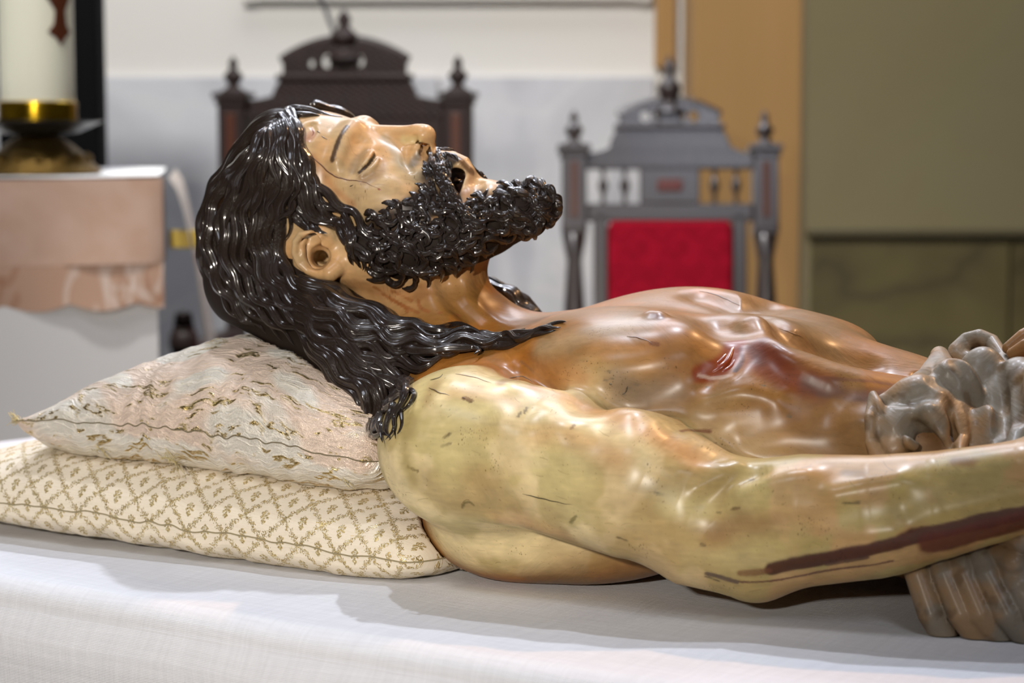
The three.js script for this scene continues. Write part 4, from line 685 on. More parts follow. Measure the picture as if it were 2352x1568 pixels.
// ---------------------------------------------------------------- hair and beard: a carved mass with ribbed locks on it
const cap = new Volume(), beardVol = new Volume();
{
  const e1 = unit(sub(hp(591, 600), hp(640, 300))), e3 = hS, e2 = unit(cross(e1, e3));
  cap.ellipsoid(hp(622, 558), [0.080, 0.0585, 0.083], [e1, e2, e3], 0.02); cap.ellipsoid(hp(676, 372), [0.044, 0.038, 0.07], [e1, e2, e3], 0.03);
  const nape = [[640, 650, 0.045, 0.034], [760, 745, 0.065, 0.038], [880, 805, 0.085, 0.034], [1000, 815, 0.098, 0.022], [1120, 793, 0.092, 0.010], [1250, 764, 0.08, 0.007], [1318, 752, 0.075, 0.003]].map(([x, y, t, r]) => [at(x, y, t), r]);
  cap.chain(nape, 0.02);
  cap.chain([[at(800, 800, 0.085), 0.034], [at(880, 900, 0.105), 0.026], [at(903, 975, 0.118), 0.012]], 0.02);
  cap.chain([[at(570, 660, 0.02), 0.04], [at(680, 760, 0.05), 0.024], [at(790, 840, 0.08), 0.02]], 0.02);
  cap.chain([[at(1070, 640, -0.085), 0.012], [at(1140, 670, -0.1), 0.012], [at(1196, 702, -0.108), 0.013], [at(1238, 738, -0.112), 0.009]], 0.01);
  const jaw = [[850, 560, 0.054, 0.024], [930, 572, 0.044, 0.031], [1010, 560, 0.034, 0.031], [1080, 530, 0.018, 0.031], [1130, 503, 0, 0.027], [1192, 482, 0, 0.022], [1236, 477, 0, 0.0145]].map(([x, y, s, r]) => [hp(x, y, s), r]);
  beardVol.chain(jaw, 0.02); beardVol.chain(jaw.map(([p, r]) => [far(p), r]), 0.02);
  beardVol.chain([[hp(1190, 500, 0.012), 0.018], [hp(1228, 522, 0.016), 0.0085]], 0.012);
  beardVol.ellipsoid(hp(1238, 452, -0.004), [0.013, 0.012, 0.014], HAX, 0.012);
  const lip = [[998, 372, 0.012, 0.005], [1010, 395, 0.022, 0.0065], [1026, 435, 0.031, 0.0065], [1058, 478, 0.031, 0.008]].map(([x, y, s, r]) => [hp(x, y, s), r]);
  beardVol.chain(lip, 0.008); beardVol.chain(lip.map(([p, r]) => [far(p), r]), 0.008);
}
const hairMat = phys({ color: new THREE.Color().setRGB(0.021, 0.0125, 0.0085), roughness: 0.34, clearcoat: 0.9, clearcoatRoughness: 0.13, specularIntensity: 0.5, bumpMap: withRepeat(skinBump, 3, 3), bumpScale: 0.0006 });
const under = phys({ color: new THREE.Color().setRGB(0.018, 0.011, 0.0075), roughness: 0.65, specularIntensity: 0.3 });
const surf = new Volume(); surf.prims = [...body.prims, ...cap.prims, ...beardVol.prims]; surf.strokes = body.strokes;
const beardSurf = new Volume(); beardSurf.prims = [...body.prims, ...beardVol.prims]; beardSurf.strokes = body.strokes;

// a lock: a ribbed, tapering, waving band swept along a path that lies on a surface
function lockGeo(path, nrm, o) {
  const n = path.length, m = o.m ?? 26, pos = [], nor = [], uv = [], idx = [], C = [];
  for (let i = 0; i < n; i++) { const a = path[Math.max(0, i - 1)], b = path[Math.min(n - 1, i + 1)], T = unit(sub(b, a)), N = unit(sub(nrm[i], T.map((x) => x * dot(nrm[i], T)))); C.push([T, N, cross(T, N)]); }
  const L = []; let l = 0; for (let i = 0; i < n; i++) { if (i) l += len(sub(path[i], path[i - 1])); L.push(l); }
  const ctr = path.map((p, i) => { const u = L[i] / l, env = sstep(0, 0.25, u) * (0.55 + 0.45 * u), ph = L[i] * 6.283 / o.wl + o.phase; return add(add(p, C[i][2], o.amp * env * Math.sin(ph)), C[i][1], o.lift * env * Math.sin(ph * 1.0 + 1.3) + (o.rise ?? 0)); });
  for (let i = 0; i < n; i++) {
    const a = ctr[Math.max(0, i - 1)], b = ctr[Math.min(n - 1, i + 1)], T = unit(sub(b, a)), N = unit(sub(C[i][1], T.map((x) => x * dot(C[i][1], T)))), Bn = cross(T, N), u = L[i] / l;
    const prof = Math.pow(clamp(sstep(0, o.head ?? 0.12, u) * 0.9 + 0.1), 0.6) * Math.pow(clamp(1 - Math.pow(u, o.tip ?? 2.2)), 0.75) + 0.02, w = o.w * prof, h = o.h * prof, tw = o.twist * L[i] * 60 + o.phase;
    for (let j = 0; j <= m; j++) {
      const th = j / m * Math.PI * 2, rib = 1 - o.groove * Math.pow(Math.abs(Math.sin(th * o.ribs / 2 + tw)), 0.7) * (0.8 + 0.2 * Math.sin(th * 3 + o.phase * 5 + u * 9)), c = Math.cos(th) * w * rib, s = Math.sin(th) * h * rib;
      const p = add(add(ctr[i], Bn, c), N, s); pos.push(...p); uv.push(L[i] * 8, j / m);
    }
  }
  for (let i = 0; i + 1 < n; i++) for (let j = 0; j < m; j++) { const q = i * (m + 1) + j; idx.push(q, q + 1, q + m + 1, q + m + 1, q + 1, q + m + 2); }
  const g = new THREE.BufferGeometry(); g.setAttribute('position', new THREE.Float32BufferAttribute(pos, 3)); g.setAttribute('uv', new THREE.Float32BufferAttribute(uv, 2)); g.setIndex(idx); g.computeVertexNormals();
  const nn = g.attributes.normal; for (let i = 0; i < n; i++) { const q = i * (m + 1), r = q + m, x = nn.getX(q) + nn.getX(r), y = nn.getY(q) + nn.getY(r), z = nn.getZ(q) + nn.getZ(r), d = Math.hypot(x, y, z) || 1; nn.setXYZ(q, x / d, y / d, z / d); nn.setXYZ(r, x / d, y / d, z / d); }
  return g;
}
function lockAlong(px, vol, o) {
  const k = Math.max(6, Math.round(px.length * 2.5)), on = curve2(px, k).map(([x, y]) => [vol.hit(x, y), unit(ray(x, y))]), keep = o.strict ? on.filter(([h, r]) => len(cross(sub(h, EYE), r)) < 0.008) : on, pts = keep.map((q) => q[0]), n = o.n ?? 44; if (pts.length < 4) return null;
  const path = curve(pts, n);
  const raw = path.map((p) => unit(vol.grad(...p, 0.004))), nrm = o.even ? raw.map(() => unit(raw.reduce((a, b) => add(a, b), [0, 0, 0]))) : raw.map((_, i) => { let s = [0, 0, 0]; for (let d = -3; d <= 3; d++) s = add(s, raw[Math.min(n - 1, Math.max(0, i + d))]); return unit(s); });
  return lockGeo(path, nrm, o);
}
const mirrorGeo = (g) => { if (!g) return null; const q = g.clone(), p = q.attributes.position, n = q.attributes.normal; for (let i = 0; i < p.count; i++) { const a = far([p.getX(i), p.getY(i), p.getZ(i)]); p.setXYZ(i, ...a); const v = [n.getX(i), n.getY(i), n.getZ(i)], w = add(v, hS, -2 * dot(v, hS)); n.setXYZ(i, ...w); } const ix = q.index.array.slice(); for (let i = 0; i < ix.length; i += 3) { const t = ix[i]; ix[i] = ix[i + 1]; ix[i + 1] = t; } q.setIndex(new THREE.BufferAttribute(ix, 1)); return q; };

const LOCKS = [], FARLOCKS = [];
function bundle(guides, per, o, mirror) {      // locks between neighbouring guide lines
  const R = guides.map((g) => curve2(g, 9));
  for (let i = 0; i + 1 < R.length; i++) for (let k = 0; k < per + (i + 2 === R.length ? 1 : 0); k++) {
    const f = k / per, cut = 1 - rr(0, o.cut ?? 0.1), px = R[i].map((p, j) => [lerp(p[0], R[i + 1][j][0], f) + rr(-2, 2), lerp(p[1], R[i + 1][j][1], f) + rr(-2, 2)]);
    const g = lockAlong(px.slice(0, Math.max(5, Math.round(9 * cut))), surf, { w: o.w * rr(0.8, 1.25), h: o.h * rr(0.8, 1.2), ribs: o.ribs ?? 7, groove: o.groove ?? 0.24, amp: o.amp * rr(0.7, 1.2), lift: o.lift ?? 0.0012, wl: o.wl * rr(0.85, 1.2), phase: (o.phase ?? 0) + (i + f) * (o.drift ?? 1.1) + rr(-0.5, 0.5), twist: rr(-0.5, 0.5), rise: (o.rise ?? 0.001) + rr(-0.001, 0.0015), tip: o.tip ?? 3, head: o.head, even: o.even, n: o.n ?? 52, m: o.m ?? 26 });
    LOCKS.push(g); if (mirror) FARLOCKS.push(mirrorGeo(g));
  }
}
const skullHair = new Volume(); skullHair.prims = [...cap.prims.slice(0, 2), ...body.prims.filter((p) => p.type === 0 && len(sub([p.bx, p.by, p.bz], hp(690, 445))) < 0.06)];
// over the crown and the back, along the middle of the head and beyond
for (const q of [-0.074, -0.065, -0.056, -0.047, -0.038, -0.029, -0.02, -0.011, -0.002, 0.008, 0.018, 0.029, 0.04]) {
  const w = Math.sqrt(1 - (q / 0.083) ** 2), px = [[672, 264], [640, 288], [604, 330], [556, 385], [516, 440], [488, 505], [480, 570], [494, 640], [528, 700], [570, 742], [612, 770]];
  const pts = curve(px.map(([x, y]) => skullHair.project(hp(lerp(636, x, 0.6 + 0.38 * w), lerp(500, y, 0.6 + 0.38 * w), q), 8)), 76), nrm = pts.map((p) => unit(skullHair.grad(...p, 0.004)));
  LOCKS.push(lockGeo(pts, nrm, { w: 0.0078, h: 0.007, ribs: 7, groove: 0.3, amp: 0.003, lift: 0.0012, wl: 0.04, phase: q * 40, twist: rr(-0.3, 0.3), rise: 0.0005, tip: 4, head: 0.1 }));
}
// over the back of the head, swept down and round to the nape
bundle([
  [[594, 332], [540, 392], [494, 462], [475, 545], [488, 630], [530, 706], [575, 752], [620, 785]],
  [[598, 320], [548, 388], [505, 458], [486, 545], [503, 630], [548, 704], [606, 760], [676, 806]],
  [[610, 308], [576, 382], [540, 462], [522, 550], [543, 640], [598, 712], [668, 772], [745, 836]],
  [[622, 298], [604, 380], [574, 470], [563, 560], [588, 642], [642, 706], [712, 752], [786, 812], [828, 850]],
  [[633, 290], [628, 400], [606, 480], [600, 560], [622, 632], [668, 688], [735, 722], [815, 766], [880, 806]],
  [[644, 282], [658, 400], [650, 462], [636, 525], [644, 585], [666, 642], [712, 682], [784, 706], [856, 740]],
], 2, { w: 0.0068, h: 0.0075, amp: 0.0034, wl: 0.040, drift: 0.45, rise: 0.0012, cut: 0.14, n: 76, groove: 0.3 }, true);
// shorter locks over them
bundle([
  [[616, 302], [590, 352], [560, 420], [540, 480], [532, 540]],
  [[628, 294], [620, 372], [604, 430], [590, 500], [590, 556]],
  [[640, 286], [652, 376], [668, 420], [662, 470], [640, 520], [632, 560]],
  [[650, 278], [672, 392], [690, 440], [668, 490], [655, 530], [662, 590]],
], 2, { w: 0.0058, h: 0.0068, amp: 0.0042, wl: 0.042, drift: 0.9, rise: 0.0045, cut: 0.1, tip: 2.2, groove: 0.3 }, true);
// from the brow past the temple to the front of the ear
bundle([
  [[668, 266], [690, 332], [706, 380], [728, 430], [768, 462], [806, 484], [838, 520], [866, 560], [884, 604]],
  [[660, 272], [684, 350], [700, 402], [716, 450], [752, 486], [790, 514], [816, 552], [840, 590], [862, 612]],
  [[650, 280], [674, 374], [690, 430], [702, 474], [736, 504], [772, 528], [800, 556], [822, 588]],
], 2, { w: 0.006, h: 0.0072, amp: 0.0034, wl: 0.042, drift: 0.5, rise: 0.002, cut: 0.06, tip: 2.4, n: 72, groove: 0.3 }, true);
bundle([[[668, 256], [672, 268], [680, 290], [688, 322]], [[640, 268], [654, 278], [670, 300], [684, 330]]], 2, { w: 0.0055, h: 0.0055, amp: 0.0012, wl: 0.035, rise: 0.001, n: 36, tip: 2 }, true);
bundle([[[612, 305], [640, 275], [664, 252], [690, 250], [730, 256], [764, 264], [790, 270]], [[606, 312], [632, 286], [656, 262], [676, 256]]], 2, { w: 0.005, h: 0.0045, amp: 0.0008, wl: 0.06, rise: -0.001, n: 36 });
bundle([[[676, 420], [694, 470], [722, 508], [764, 540]], [[664, 470], [684, 508], [712, 524], [746, 534]]], 2, { w: 0.0062, h: 0.006, amp: 0.003, wl: 0.035, drift: 0.8, rise: -0.001, n: 44, tip: 2.4, groove: 0.3 }, true);
bundle([[[786, 494], [806, 530], [820, 572], [834, 620]], [[772, 508], [794, 540], [806, 572], [814, 606]]], 2, { w: 0.0058, h: 0.006, amp: 0.0028, wl: 0.034, drift: 0.8, rise: 0.001, n: 44, tip: 2.2, groove: 0.3 }, true);
// down the neck and over the shoulder
bundle([
  [[690, 632], [738, 664], [800, 690], [862, 716], [920, 742], [980, 758], [1040, 752], [1090, 758]],
  [[672, 640], [730, 684], [800, 716], [862, 742], [930, 764], [1000, 774], [1060, 768], [1130, 770], [1200, 772]],
  [[664, 660], [724, 706], [794, 744], [860, 772], [930, 788], [1000, 796], [1070, 792], [1140, 786], [1215, 776], [1280, 758]],
  [[664, 690], [724, 738], [790, 780], [860, 806], [930, 816], [1000, 818], [1060, 812], [1110, 804]],
  [[676, 730], [730, 780], [796, 818], [860, 840], [920, 846], [980, 842], [1030, 834]],
], 2, { w: 0.0072, h: 0.0085, amp: 0.0056, wl: 0.047, drift: 0.35, rise: 0.002, cut: 0.12, tip: 3, n: 90, groove: 0.3 });
bundle([[[1090, 764], [1150, 776], [1210, 768], [1262, 748], [1300, 744], [1330, 752]], [[1040, 780], [1110, 792], [1180, 788], [1240, 768], [1290, 752], [1316, 752]]], 2, { w: 0.0062, h: 0.005, amp: 0.0026, wl: 0.05, drift: 0.5, rise: 0.001, tip: 2.6, n: 44 });
// the bunch that falls between cushion and shoulder
bundle([
  [[700, 780], [756, 840], [806, 892], [840, 940], [862, 985], [886, 1004]],
  [[720, 768], [780, 826], [832, 876], [872, 930], [880, 975], [896, 1008]],
  [[760, 780], [820, 824], [872, 860], [908, 900], [926, 940], [912, 975], [904, 1004]],
  [[800, 800], [860, 830], [910, 852], [930, 880], [944, 915], [930, 950], [916, 976]],
], 2, { w: 0.007, h: 0.008, amp: 0.0055, wl: 0.045, drift: 0.5, rise: 0.002, cut: 0.08, tip: 3, n: 76, groove: 0.3 });
bundle([[[860, 866], [900, 872], [934, 888], [946, 915], [930, 940], [912, 962], [914, 990], [900, 1010]]], 1, { w: 0.006, h: 0.006, amp: 0, wl: 0.05, rise: 0.007, n: 60 });
LOCKS.push(...[[[862, 864], [900, 868], [932, 884], [944, 912], [930, 938], [914, 962], [914, 988], [900, 1012]], [[930, 800], [990, 812], [1050, 806], [1100, 812], [1090, 828]]].map((g) => lockAlong(g, surf, { w: 0.006, h: 0.006, ribs: 6, groove: 0.24, amp: 0.0012, lift: 0.001, wl: 0.05, phase: 1, twist: 0.2, rise: 0.006, n: 60 })));
// the lock on the far shoulder
{
  const up = unit(add(V, Y, 0.8));
  for (const [dy, dt, w, ph] of [[-3, -0.088, 0.0062, 0], [7, -0.078, 0.0066, 0.8], [17, -0.076, 0.0062, 1.5], [4, -0.1, 0.006, 2.2], [27, -0.08, 0.005, 2.6]]) {
    const path = curve([[1070, 640], [1112, 648], [1150, 658], [1184, 680], [1212, 704], [1236, 728], [1250, 746]].map(([x, y], i) => at(x, y + dy * (1 - i * 0.09), dt)), 64);
    LOCKS.push(lockGeo(path, path.map(() => up), { w, h: w, ribs: 6, groove: 0.3, amp: 0.0026, lift: 0.001, wl: 0.03, phase: ph, twist: 0.2, tip: 3, head: 0.1 }));
  }
}

// beard: comma-shaped curls
const CURLS = { list: [], push(...g) { for (const q of g) if (q) this.list.push(q); } };
function curl(x, y, ang, L, bend, w, o = {}) {
  const px = []; for (let i = 0; i <= 5; i++) { const u = i / 5 - 0.5, a = ang + bend * u; const q = px[px.length - 1]; px.push(i ? [q[0] + Math.cos(a) * L / 5, q[1] + Math.sin(a) * L / 5] : [x - Math.cos(ang) * L / 2, y - Math.sin(ang) * L / 2]); }
  return lockAlong(px, beardSurf, { w, h: w * 1.0, ribs: 5, groove: 0.36, amp: o.amp ?? w * 0.3, lift: 0.0004, wl: 0.022, phase: rr(0, 6), twist: rr(-1, 1), rise: w * (o.rise ?? 0.25), tip: 1.7, head: 0.3, n: 26, m: 20, strict: true });
}
{
  const rowsOf = [ // upper line and lower line of the beard along x, and how the hair runs
    [852, 505, 600, 0.55], [880, 492, 640, 0.5], [910, 476, 650, 0.4], [945, 460, 652, 0.3], [975, 440, 648, 0.25], [1005, 470, 640, 0.15], [1040, 486, 628, 0.1], [1075, 476, 612, 0.0], [1105, 448, 592, -0.05], [1135, 444, 570, 0.0], [1165, 438, 556, 0.05], [1195, 432, 546, 0.1], [1225, 428, 540, 0.3], [1250, 438, 520, 0.6], [1268, 450, 508, 0.9]];
  let flip = 1;
  for (const [x, y0, y1, dir] of rowsOf) {
    const n = Math.round((y1 - 5 - y0) / 13);
    for (let k = 0; k <= n; k++) { const y = lerp(y0, y1 - 5, k / n) + rr(-4, 4), X = x + rr(-9, 9); flip = rnd() < 0.62 ? -flip : flip; const g = curl(X, y, dir + rr(-0.55, 0.55) + flip * 0.35, rr(44, 68), flip * rr(1.4, 2.9), rr(0.0034, 0.0050), { rise: rr(-0.1, 0.25) }); CURLS.push(g); if (x < 1120 && k % 2 && k < n * 0.7) CURLS.push(mirrorGeo(g)); }
  }
  // fine tufts along the cheek line and the moustache
  for (const [x, y] of curve2([[846, 500], [880, 488], [905, 472], [940, 458], [962, 448]], 11)) CURLS.push(curl(x + rr(-3, 3), y + rr(-3, 5), -0.6 + rr(-0.4, 0.4), rr(16, 26), rr(-1.6, 1.6), rr(0.0018, 0.0028), { rise: 0 }));
  for (let k = 0; k < 22; k++) { const t = k / 21, p = curve2([[1002, 362], [1014, 392], [1026, 430], [1050, 468], [1078, 492]], 22)[k]; for (const off of [-10, 4]) { const g = curl(p[0] + off + rr(-3, 3), p[1] + rr(-4, 4), lerp(1.25, 0.75, t) + rr(-0.3, 0.3), rr(34, 48), rr(-1.4, 1.8), rr(0.0028, 0.004), { rise: 0.2 }); CURLS.push(g); CURLS.push(mirrorGeo(g)); } }
  for (let k = 0; k < 40; k++) { const y = rr(378, 478), x = rr(lerp(976, 966, (y - 378) / 100), lerp(1030, 1050, (y - 378) / 100)); const g = curl(x, y, rr(0.7, 1.3), rr(24, 40), rr(-1.8, 1.8), rr(0.002, 0.0032), { rise: 0 }); CURLS.push(g); if (k % 2) CURLS.push(mirrorGeo(g)); }
  for (let k = 0; k < 16; k++) CURLS.push(curl(rr(1004, 1036), rr(356, 392), rr(0.5, 1.2), rr(20, 30), rr(-1.5, 1.5), rr(0.0018, 0.0026), { rise: 0 }));
  for (const [x, y, a] of [[1012, 358, 0.2], [1030, 356, 0.3], [1006, 372, 0.9], [1046, 362, 0.7]]) CURLS.push(curl(x, y, a, 26, 1, 0.0022, { rise: 0 }));
  // curled ends of the forked tip
  for (const [x, y, a, l, b, w] of [[1232, 428, -0.2, 50, 2.8, 0.006], [1262, 450, 0.9, 46, 2.4, 0.006], [1272, 484, 1.5, 44, 2.6, 0.006], [1256, 510, 1.9, 34, 2.4, 0.0055], [1228, 530, 1.2, 40, 3, 0.0055], [1216, 536, 0.4, 40, 2, 0.0055], [1204, 452, 0.0, 60, 1.4, 0.006], [1200, 486, 0.15, 66, -1.4, 0.006], [1212, 510, 0.3, 60, 1.4, 0.006], [1160, 452, -0.1, 60, 1.2, 0.005], [1150, 484, 0.1, 60, -1.4, 0.0055], [1186, 434, 0, 40, -1.4, 0.0045]]) CURLS.push(curl(x, y, a, l, b, w, { rise: 0.35 }));
}

// ---------------------------------------------------------------- the statue, put together
const statueBase = [at(1500, 1100, 0)[0], TABLE_Y + 0.001, at(1500, 1100, 0)[2]];
const statue = thing('statue', statueBase, 'painted carved statue of a bare-chested bearded man lying on his back, eyes nearly closed', 'statue');
const FINE = 0.0016;
let T0 = Date.now();
const lap = (s) => { console.log(s, Date.now() - T0); T0 = Date.now(); };
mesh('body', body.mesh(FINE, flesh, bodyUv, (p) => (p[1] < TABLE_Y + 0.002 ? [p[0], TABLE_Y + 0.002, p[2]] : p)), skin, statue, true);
lap('body');
const dripMats = new Map();
for (const [list, r, color] of DRIPS) {
  const key = color.join(), m = dripMats.get(key) ?? phys({ color: new THREE.Color().setRGB(...color), roughness: 0.45, clearcoat: 0.4, clearcoatRoughness: 0.25 }); dripMats.set(key, m);
  mesh('paint_drip', lockAlong(list.length > 1 ? list : [list[0], [list[0][0] + 3, list[0][1]]], body, { w: r * 0.62, h: 0.00025, ribs: 2, groove: 0, amp: r * 0.3, lift: 0, wl: 0.013, phase: 1, twist: 0, rise: 0, tip: 2, head: 0.3, n: 24, m: 8 }), m, statue, true);
}
const hair = mesh('hair', cap.mesh(Math.max(FINE, 0.003), null, (p) => [p[0] * 8, p[1] * 8]), under, statue, true);
for (const g of [...LOCKS, ...FARLOCKS]) mesh('hair_lock', g, hairMat, hair);
const beard = mesh('beard', beardVol.mesh(Math.max(FINE, 0.0025), null, (p) => [p[0] * 8, p[1] * 8]), under, statue, true);
mesh('beard_curls', merged(CURLS.list), hairMat, beard);
lap('hair ' + LOCKS.length + ' + ' + FARLOCKS.length + ', curls ' + CURLS.list.length);

// ---------------------------------------------------------------- loincloth: a stiffened, carved cloth with a knot of folds over the hip
{
  const over = (x, y) => { const h = body.hit(x, Math.min(y, 1030)), t = dot(sub(h, MID), V), r = ray(x, y), d = len(cross(sub(h, EYE), unit(r))); return d > 0.004 && y < 1000 ? Math.min(t, 0.1) : Math.min(t, 0.165); };      // how far out the hip lies there
  const knot = new Volume(), P = (l) => l.map(([x, y, t, r]) => [at(x, y, over(x, y) + t - 0.1), r]);
  const K = (x, y, t, r, k = 0.007) => knot.ellipsoid(at(x, y, over(x, y) + t - 0.11), r, AX, k);
  K(2050, 1000, 0.112, [0.022, 0.026, 0.02]); K(2118, 952, 0.1, [0.034, 0.034, 0.024]); K(2190, 940, 0.094, [0.026, 0.044, 0.022]); K(2256, 930, 0.076, [0.028, 0.05, 0.024]); K(2262, 1010, 0.1, [0.03, 0.03, 0.02]); K(2340, 950, 0.078, [0.03, 0.048, 0.03], 0.008); K(2420, 980, 0.06, [0.04, 0.06, 0.05]);
  knot.chain(P([[2006, 906, 0.112, 0.003], [2024, 940, 0.116, 0.0055], [2052, 978, 0.122, 0.007], [2084, 1008, 0.12, 0.008], [2108, 1020, 0.116, 0.009]]), 0.006);
  knot.chain(P([[2004, 912, 0.108, 0.0035], [2001, 960, 0.112, 0.006], [2008, 1015, 0.116, 0.008], [2022, 1050, 0.118, 0.009]]), 0.004);
  knot.chain(P([[2030, 920, 0.098, 0.006], [2070, 908, 0.1, 0.008], [2096, 888, 0.1, 0.009], [2130, 868, 0.1, 0.010], [2152, 832, 0.09, 0.009]]), 0.005);
  knot.chain(P([[2158, 816, 0.08, 0.0085], [2168, 850, 0.098, 0.012], [2192, 900, 0.110, 0.0125], [2214, 950, 0.114, 0.010], [2222, 1000, 0.114, 0.008], [2208, 1040, 0.114, 0.011]]), 0.004);
  knot.chain(P([[2145, 905, 0.112, 0.010], [2140, 950, 0.118, 0.011], [2160, 1000, 0.12, 0.011], [2175, 1040, 0.12, 0.011]]), 0.006);
  knot.chain(P([[2200, 806, 0.062, 0.009], [2222, 784, 0.06, 0.0085], [2250, 775, 0.06, 0.0078], [2278, 784, 0.064, 0.0068], [2304, 824, 0.078, 0.0068], [2322, 880, 0.090, 0.007], [2321, 950, 0.098, 0.0072], [2298, 1008, 0.104, 0.0072], [2262, 1040, 0.108, 0.006]]), 0.005);
  knot.chain(P([[2206, 820, 0.07, 0.009], [2236, 838, 0.078, 0.0115], [2264, 884, 0.084, 0.0115], [2282, 940, 0.088, 0.010], [2284, 1000, 0.09, 0.010]]), 0.005);
  knot.chain(P([[2236, 805, 0.045, 0.014], [2276, 850, 0.05, 0.016], [2296, 920, 0.055, 0.018]]), 0.005);
  knot.chain(P([[2334, 850, 0.08, 0.008], [2354, 900, 0.1, 0.01], [2352, 970, 0.108, 0.01], [2334, 1036, 0.11, 0.01]]), 0.008);
  const st = (l, r, a) => knot.stroke(curve(l.map(([x, y]) => knot.hit(x, y)), l.length * 3), r, a);
  st([[2218, 905], [2234, 950], [2240, 1000], [2240, 1040]], 0.009, -0.016); st([[2196, 826], [2226, 872], [2248, 920]], 0.006, -0.010); st([[2290, 850], [2302, 920], [2296, 985], [2276, 1020]], 0.006, -0.012);
  st([[2036, 936], [2066, 962], [2100, 985], [2124, 1000]], 0.010, -0.010); st([[2026, 990], [2044, 1004]], 0.010, -0.009); st([[2092, 912], [2114, 906], [2136, 912]], 0.007, -0.005); st([[2156, 872], [2186, 874]], 0.009, -0.008); st([[2170, 975], [2188, 990]], 0.006, -0.005); st([[2090, 944], [2118, 958], [2130, 940]], 0.006, 0.004); st([[2132, 1030], [2160, 1036]], 0.012, -0.014); st([[2334, 880], [2336, 960]], 0.006, -0.008);
  const wrap = new Volume();
  wrap.ellipsoid(at(2335, 1345, 0.15), [0.078, 0.066, 0.026], AX, 0.004); wrap.ellipsoid(at(2530, 1300, 0.12), [0.07, 0.09, 0.05], AX, 0.03); wrap.ellipsoid(at(2440, 1020, 0.02), [0.09, 0.055, 0.13], AX, 0.03);
  const foldLines = [];
  for (let i = 0; i < 11; i++) { const x = 2088 + i * 25 + rr(-5, 5), lean = 120 + i * 7 + rr(-14, 14); foldLines.push([[[x, 1228 + rr(0, 26)], [x + lean * 0.2, 1320], [x + lean * 0.48, 1410], [x + lean * 0.85, 1480], [x + lean * 1.35, 1520 + i * 2]], i % 2 ? 0.0075 : rr(0.012, 0.0145), i % 2 ? -0.005 : 0.004]); }
  for (const [l, r, up = 0] of [...foldLines, [[[2270, 1260], [2330, 1290], [2400, 1340]], 0.013], [[[2280, 1290], [2340, 1340], [2410, 1400]], 0.011], [[[2290, 1226], [2350, 1240], [2420, 1260]], 0.013], [[[2296, 1320], [2352, 1380], [2410, 1450]], 0.011]])
    wrap.chain(l.map(([x, y], i) => [at(x, y, 0.177 + up + 0.024 * Math.sin(i / (l.length - 1) * Math.PI)), r * 0.7 * (0.8 + 0.35 * Math.sin((i + 0.5) / l.length * Math.PI))]), 0.003);
  const tone = (p) => { const a = fbm(p[0] * 30, p[1] * 30, p[2] * 30, 4), b = fbm(p[0] * 90, p[1] * 90, p[2] * 90, 3); return mix3(mix3(lin(128, 118, 102), lin(148, 118, 84), sstep(0.4, 0.65, a)), lin(92, 70, 46), sstep(0.55, 0.75, b) * 0.6); };
  const gesso = phys({ vertexColors: true, roughness: 0.5, clearcoat: 0.18, clearcoatRoughness: 0.25, specularIntensity: 0.6, bumpMap: withRepeat(skinBump, 2, 2), bumpScale: 0.0005 });
  const flat = (p) => (p[1] < TABLE_Y + 0.002 ? [p[0], TABLE_Y + 0.002, p[2]] : p), uvf = (p) => [p[0] * 5, p[1] * 5];
  const loin = mesh('loincloth', wrap.mesh(0.0022, (p) => tone(p).map((v) => v * 0.8), uvf, flat), gesso, statue, true);  // wrap coloured darker than the knot for the shade under the forearm
  tag(mesh('knot', knot.mesh(0.0018, tone, uvf), gesso, loin), 'grey crumpled knot of the loincloth');
  // the wound: three raised red lips inside the hollow in the side
  const red = phys({ color: new THREE.Color().setRGB(...lin(128, 50, 18)), roughness: 0.3, clearcoat: 0.7, clearcoatRoughness: 0.15 }), W = (l, w, r) => lockAlong(l, body, { w, h: w * 0.8, ribs: 2, groove: 0, amp: 0, lift: 0, wl: 1, phase: 0, twist: 0, rise: r, tip: 2, head: 0.4, n: 30, m: 14 });
  tag(mesh('wound', merged([W([[1614, 860], [1640, 844], [1662, 822], [1682, 790]], 0.004, -0.002), W([[1618, 861], [1646, 850], [1670, 830], [1688, 788]], 0.0042, -0.001), W([[1628, 862], [1656, 856], [1682, 836], [1692, 794]], 0.0042, -0.0024)]), red, statue, true), 'orange red wound with ridged flesh');
}

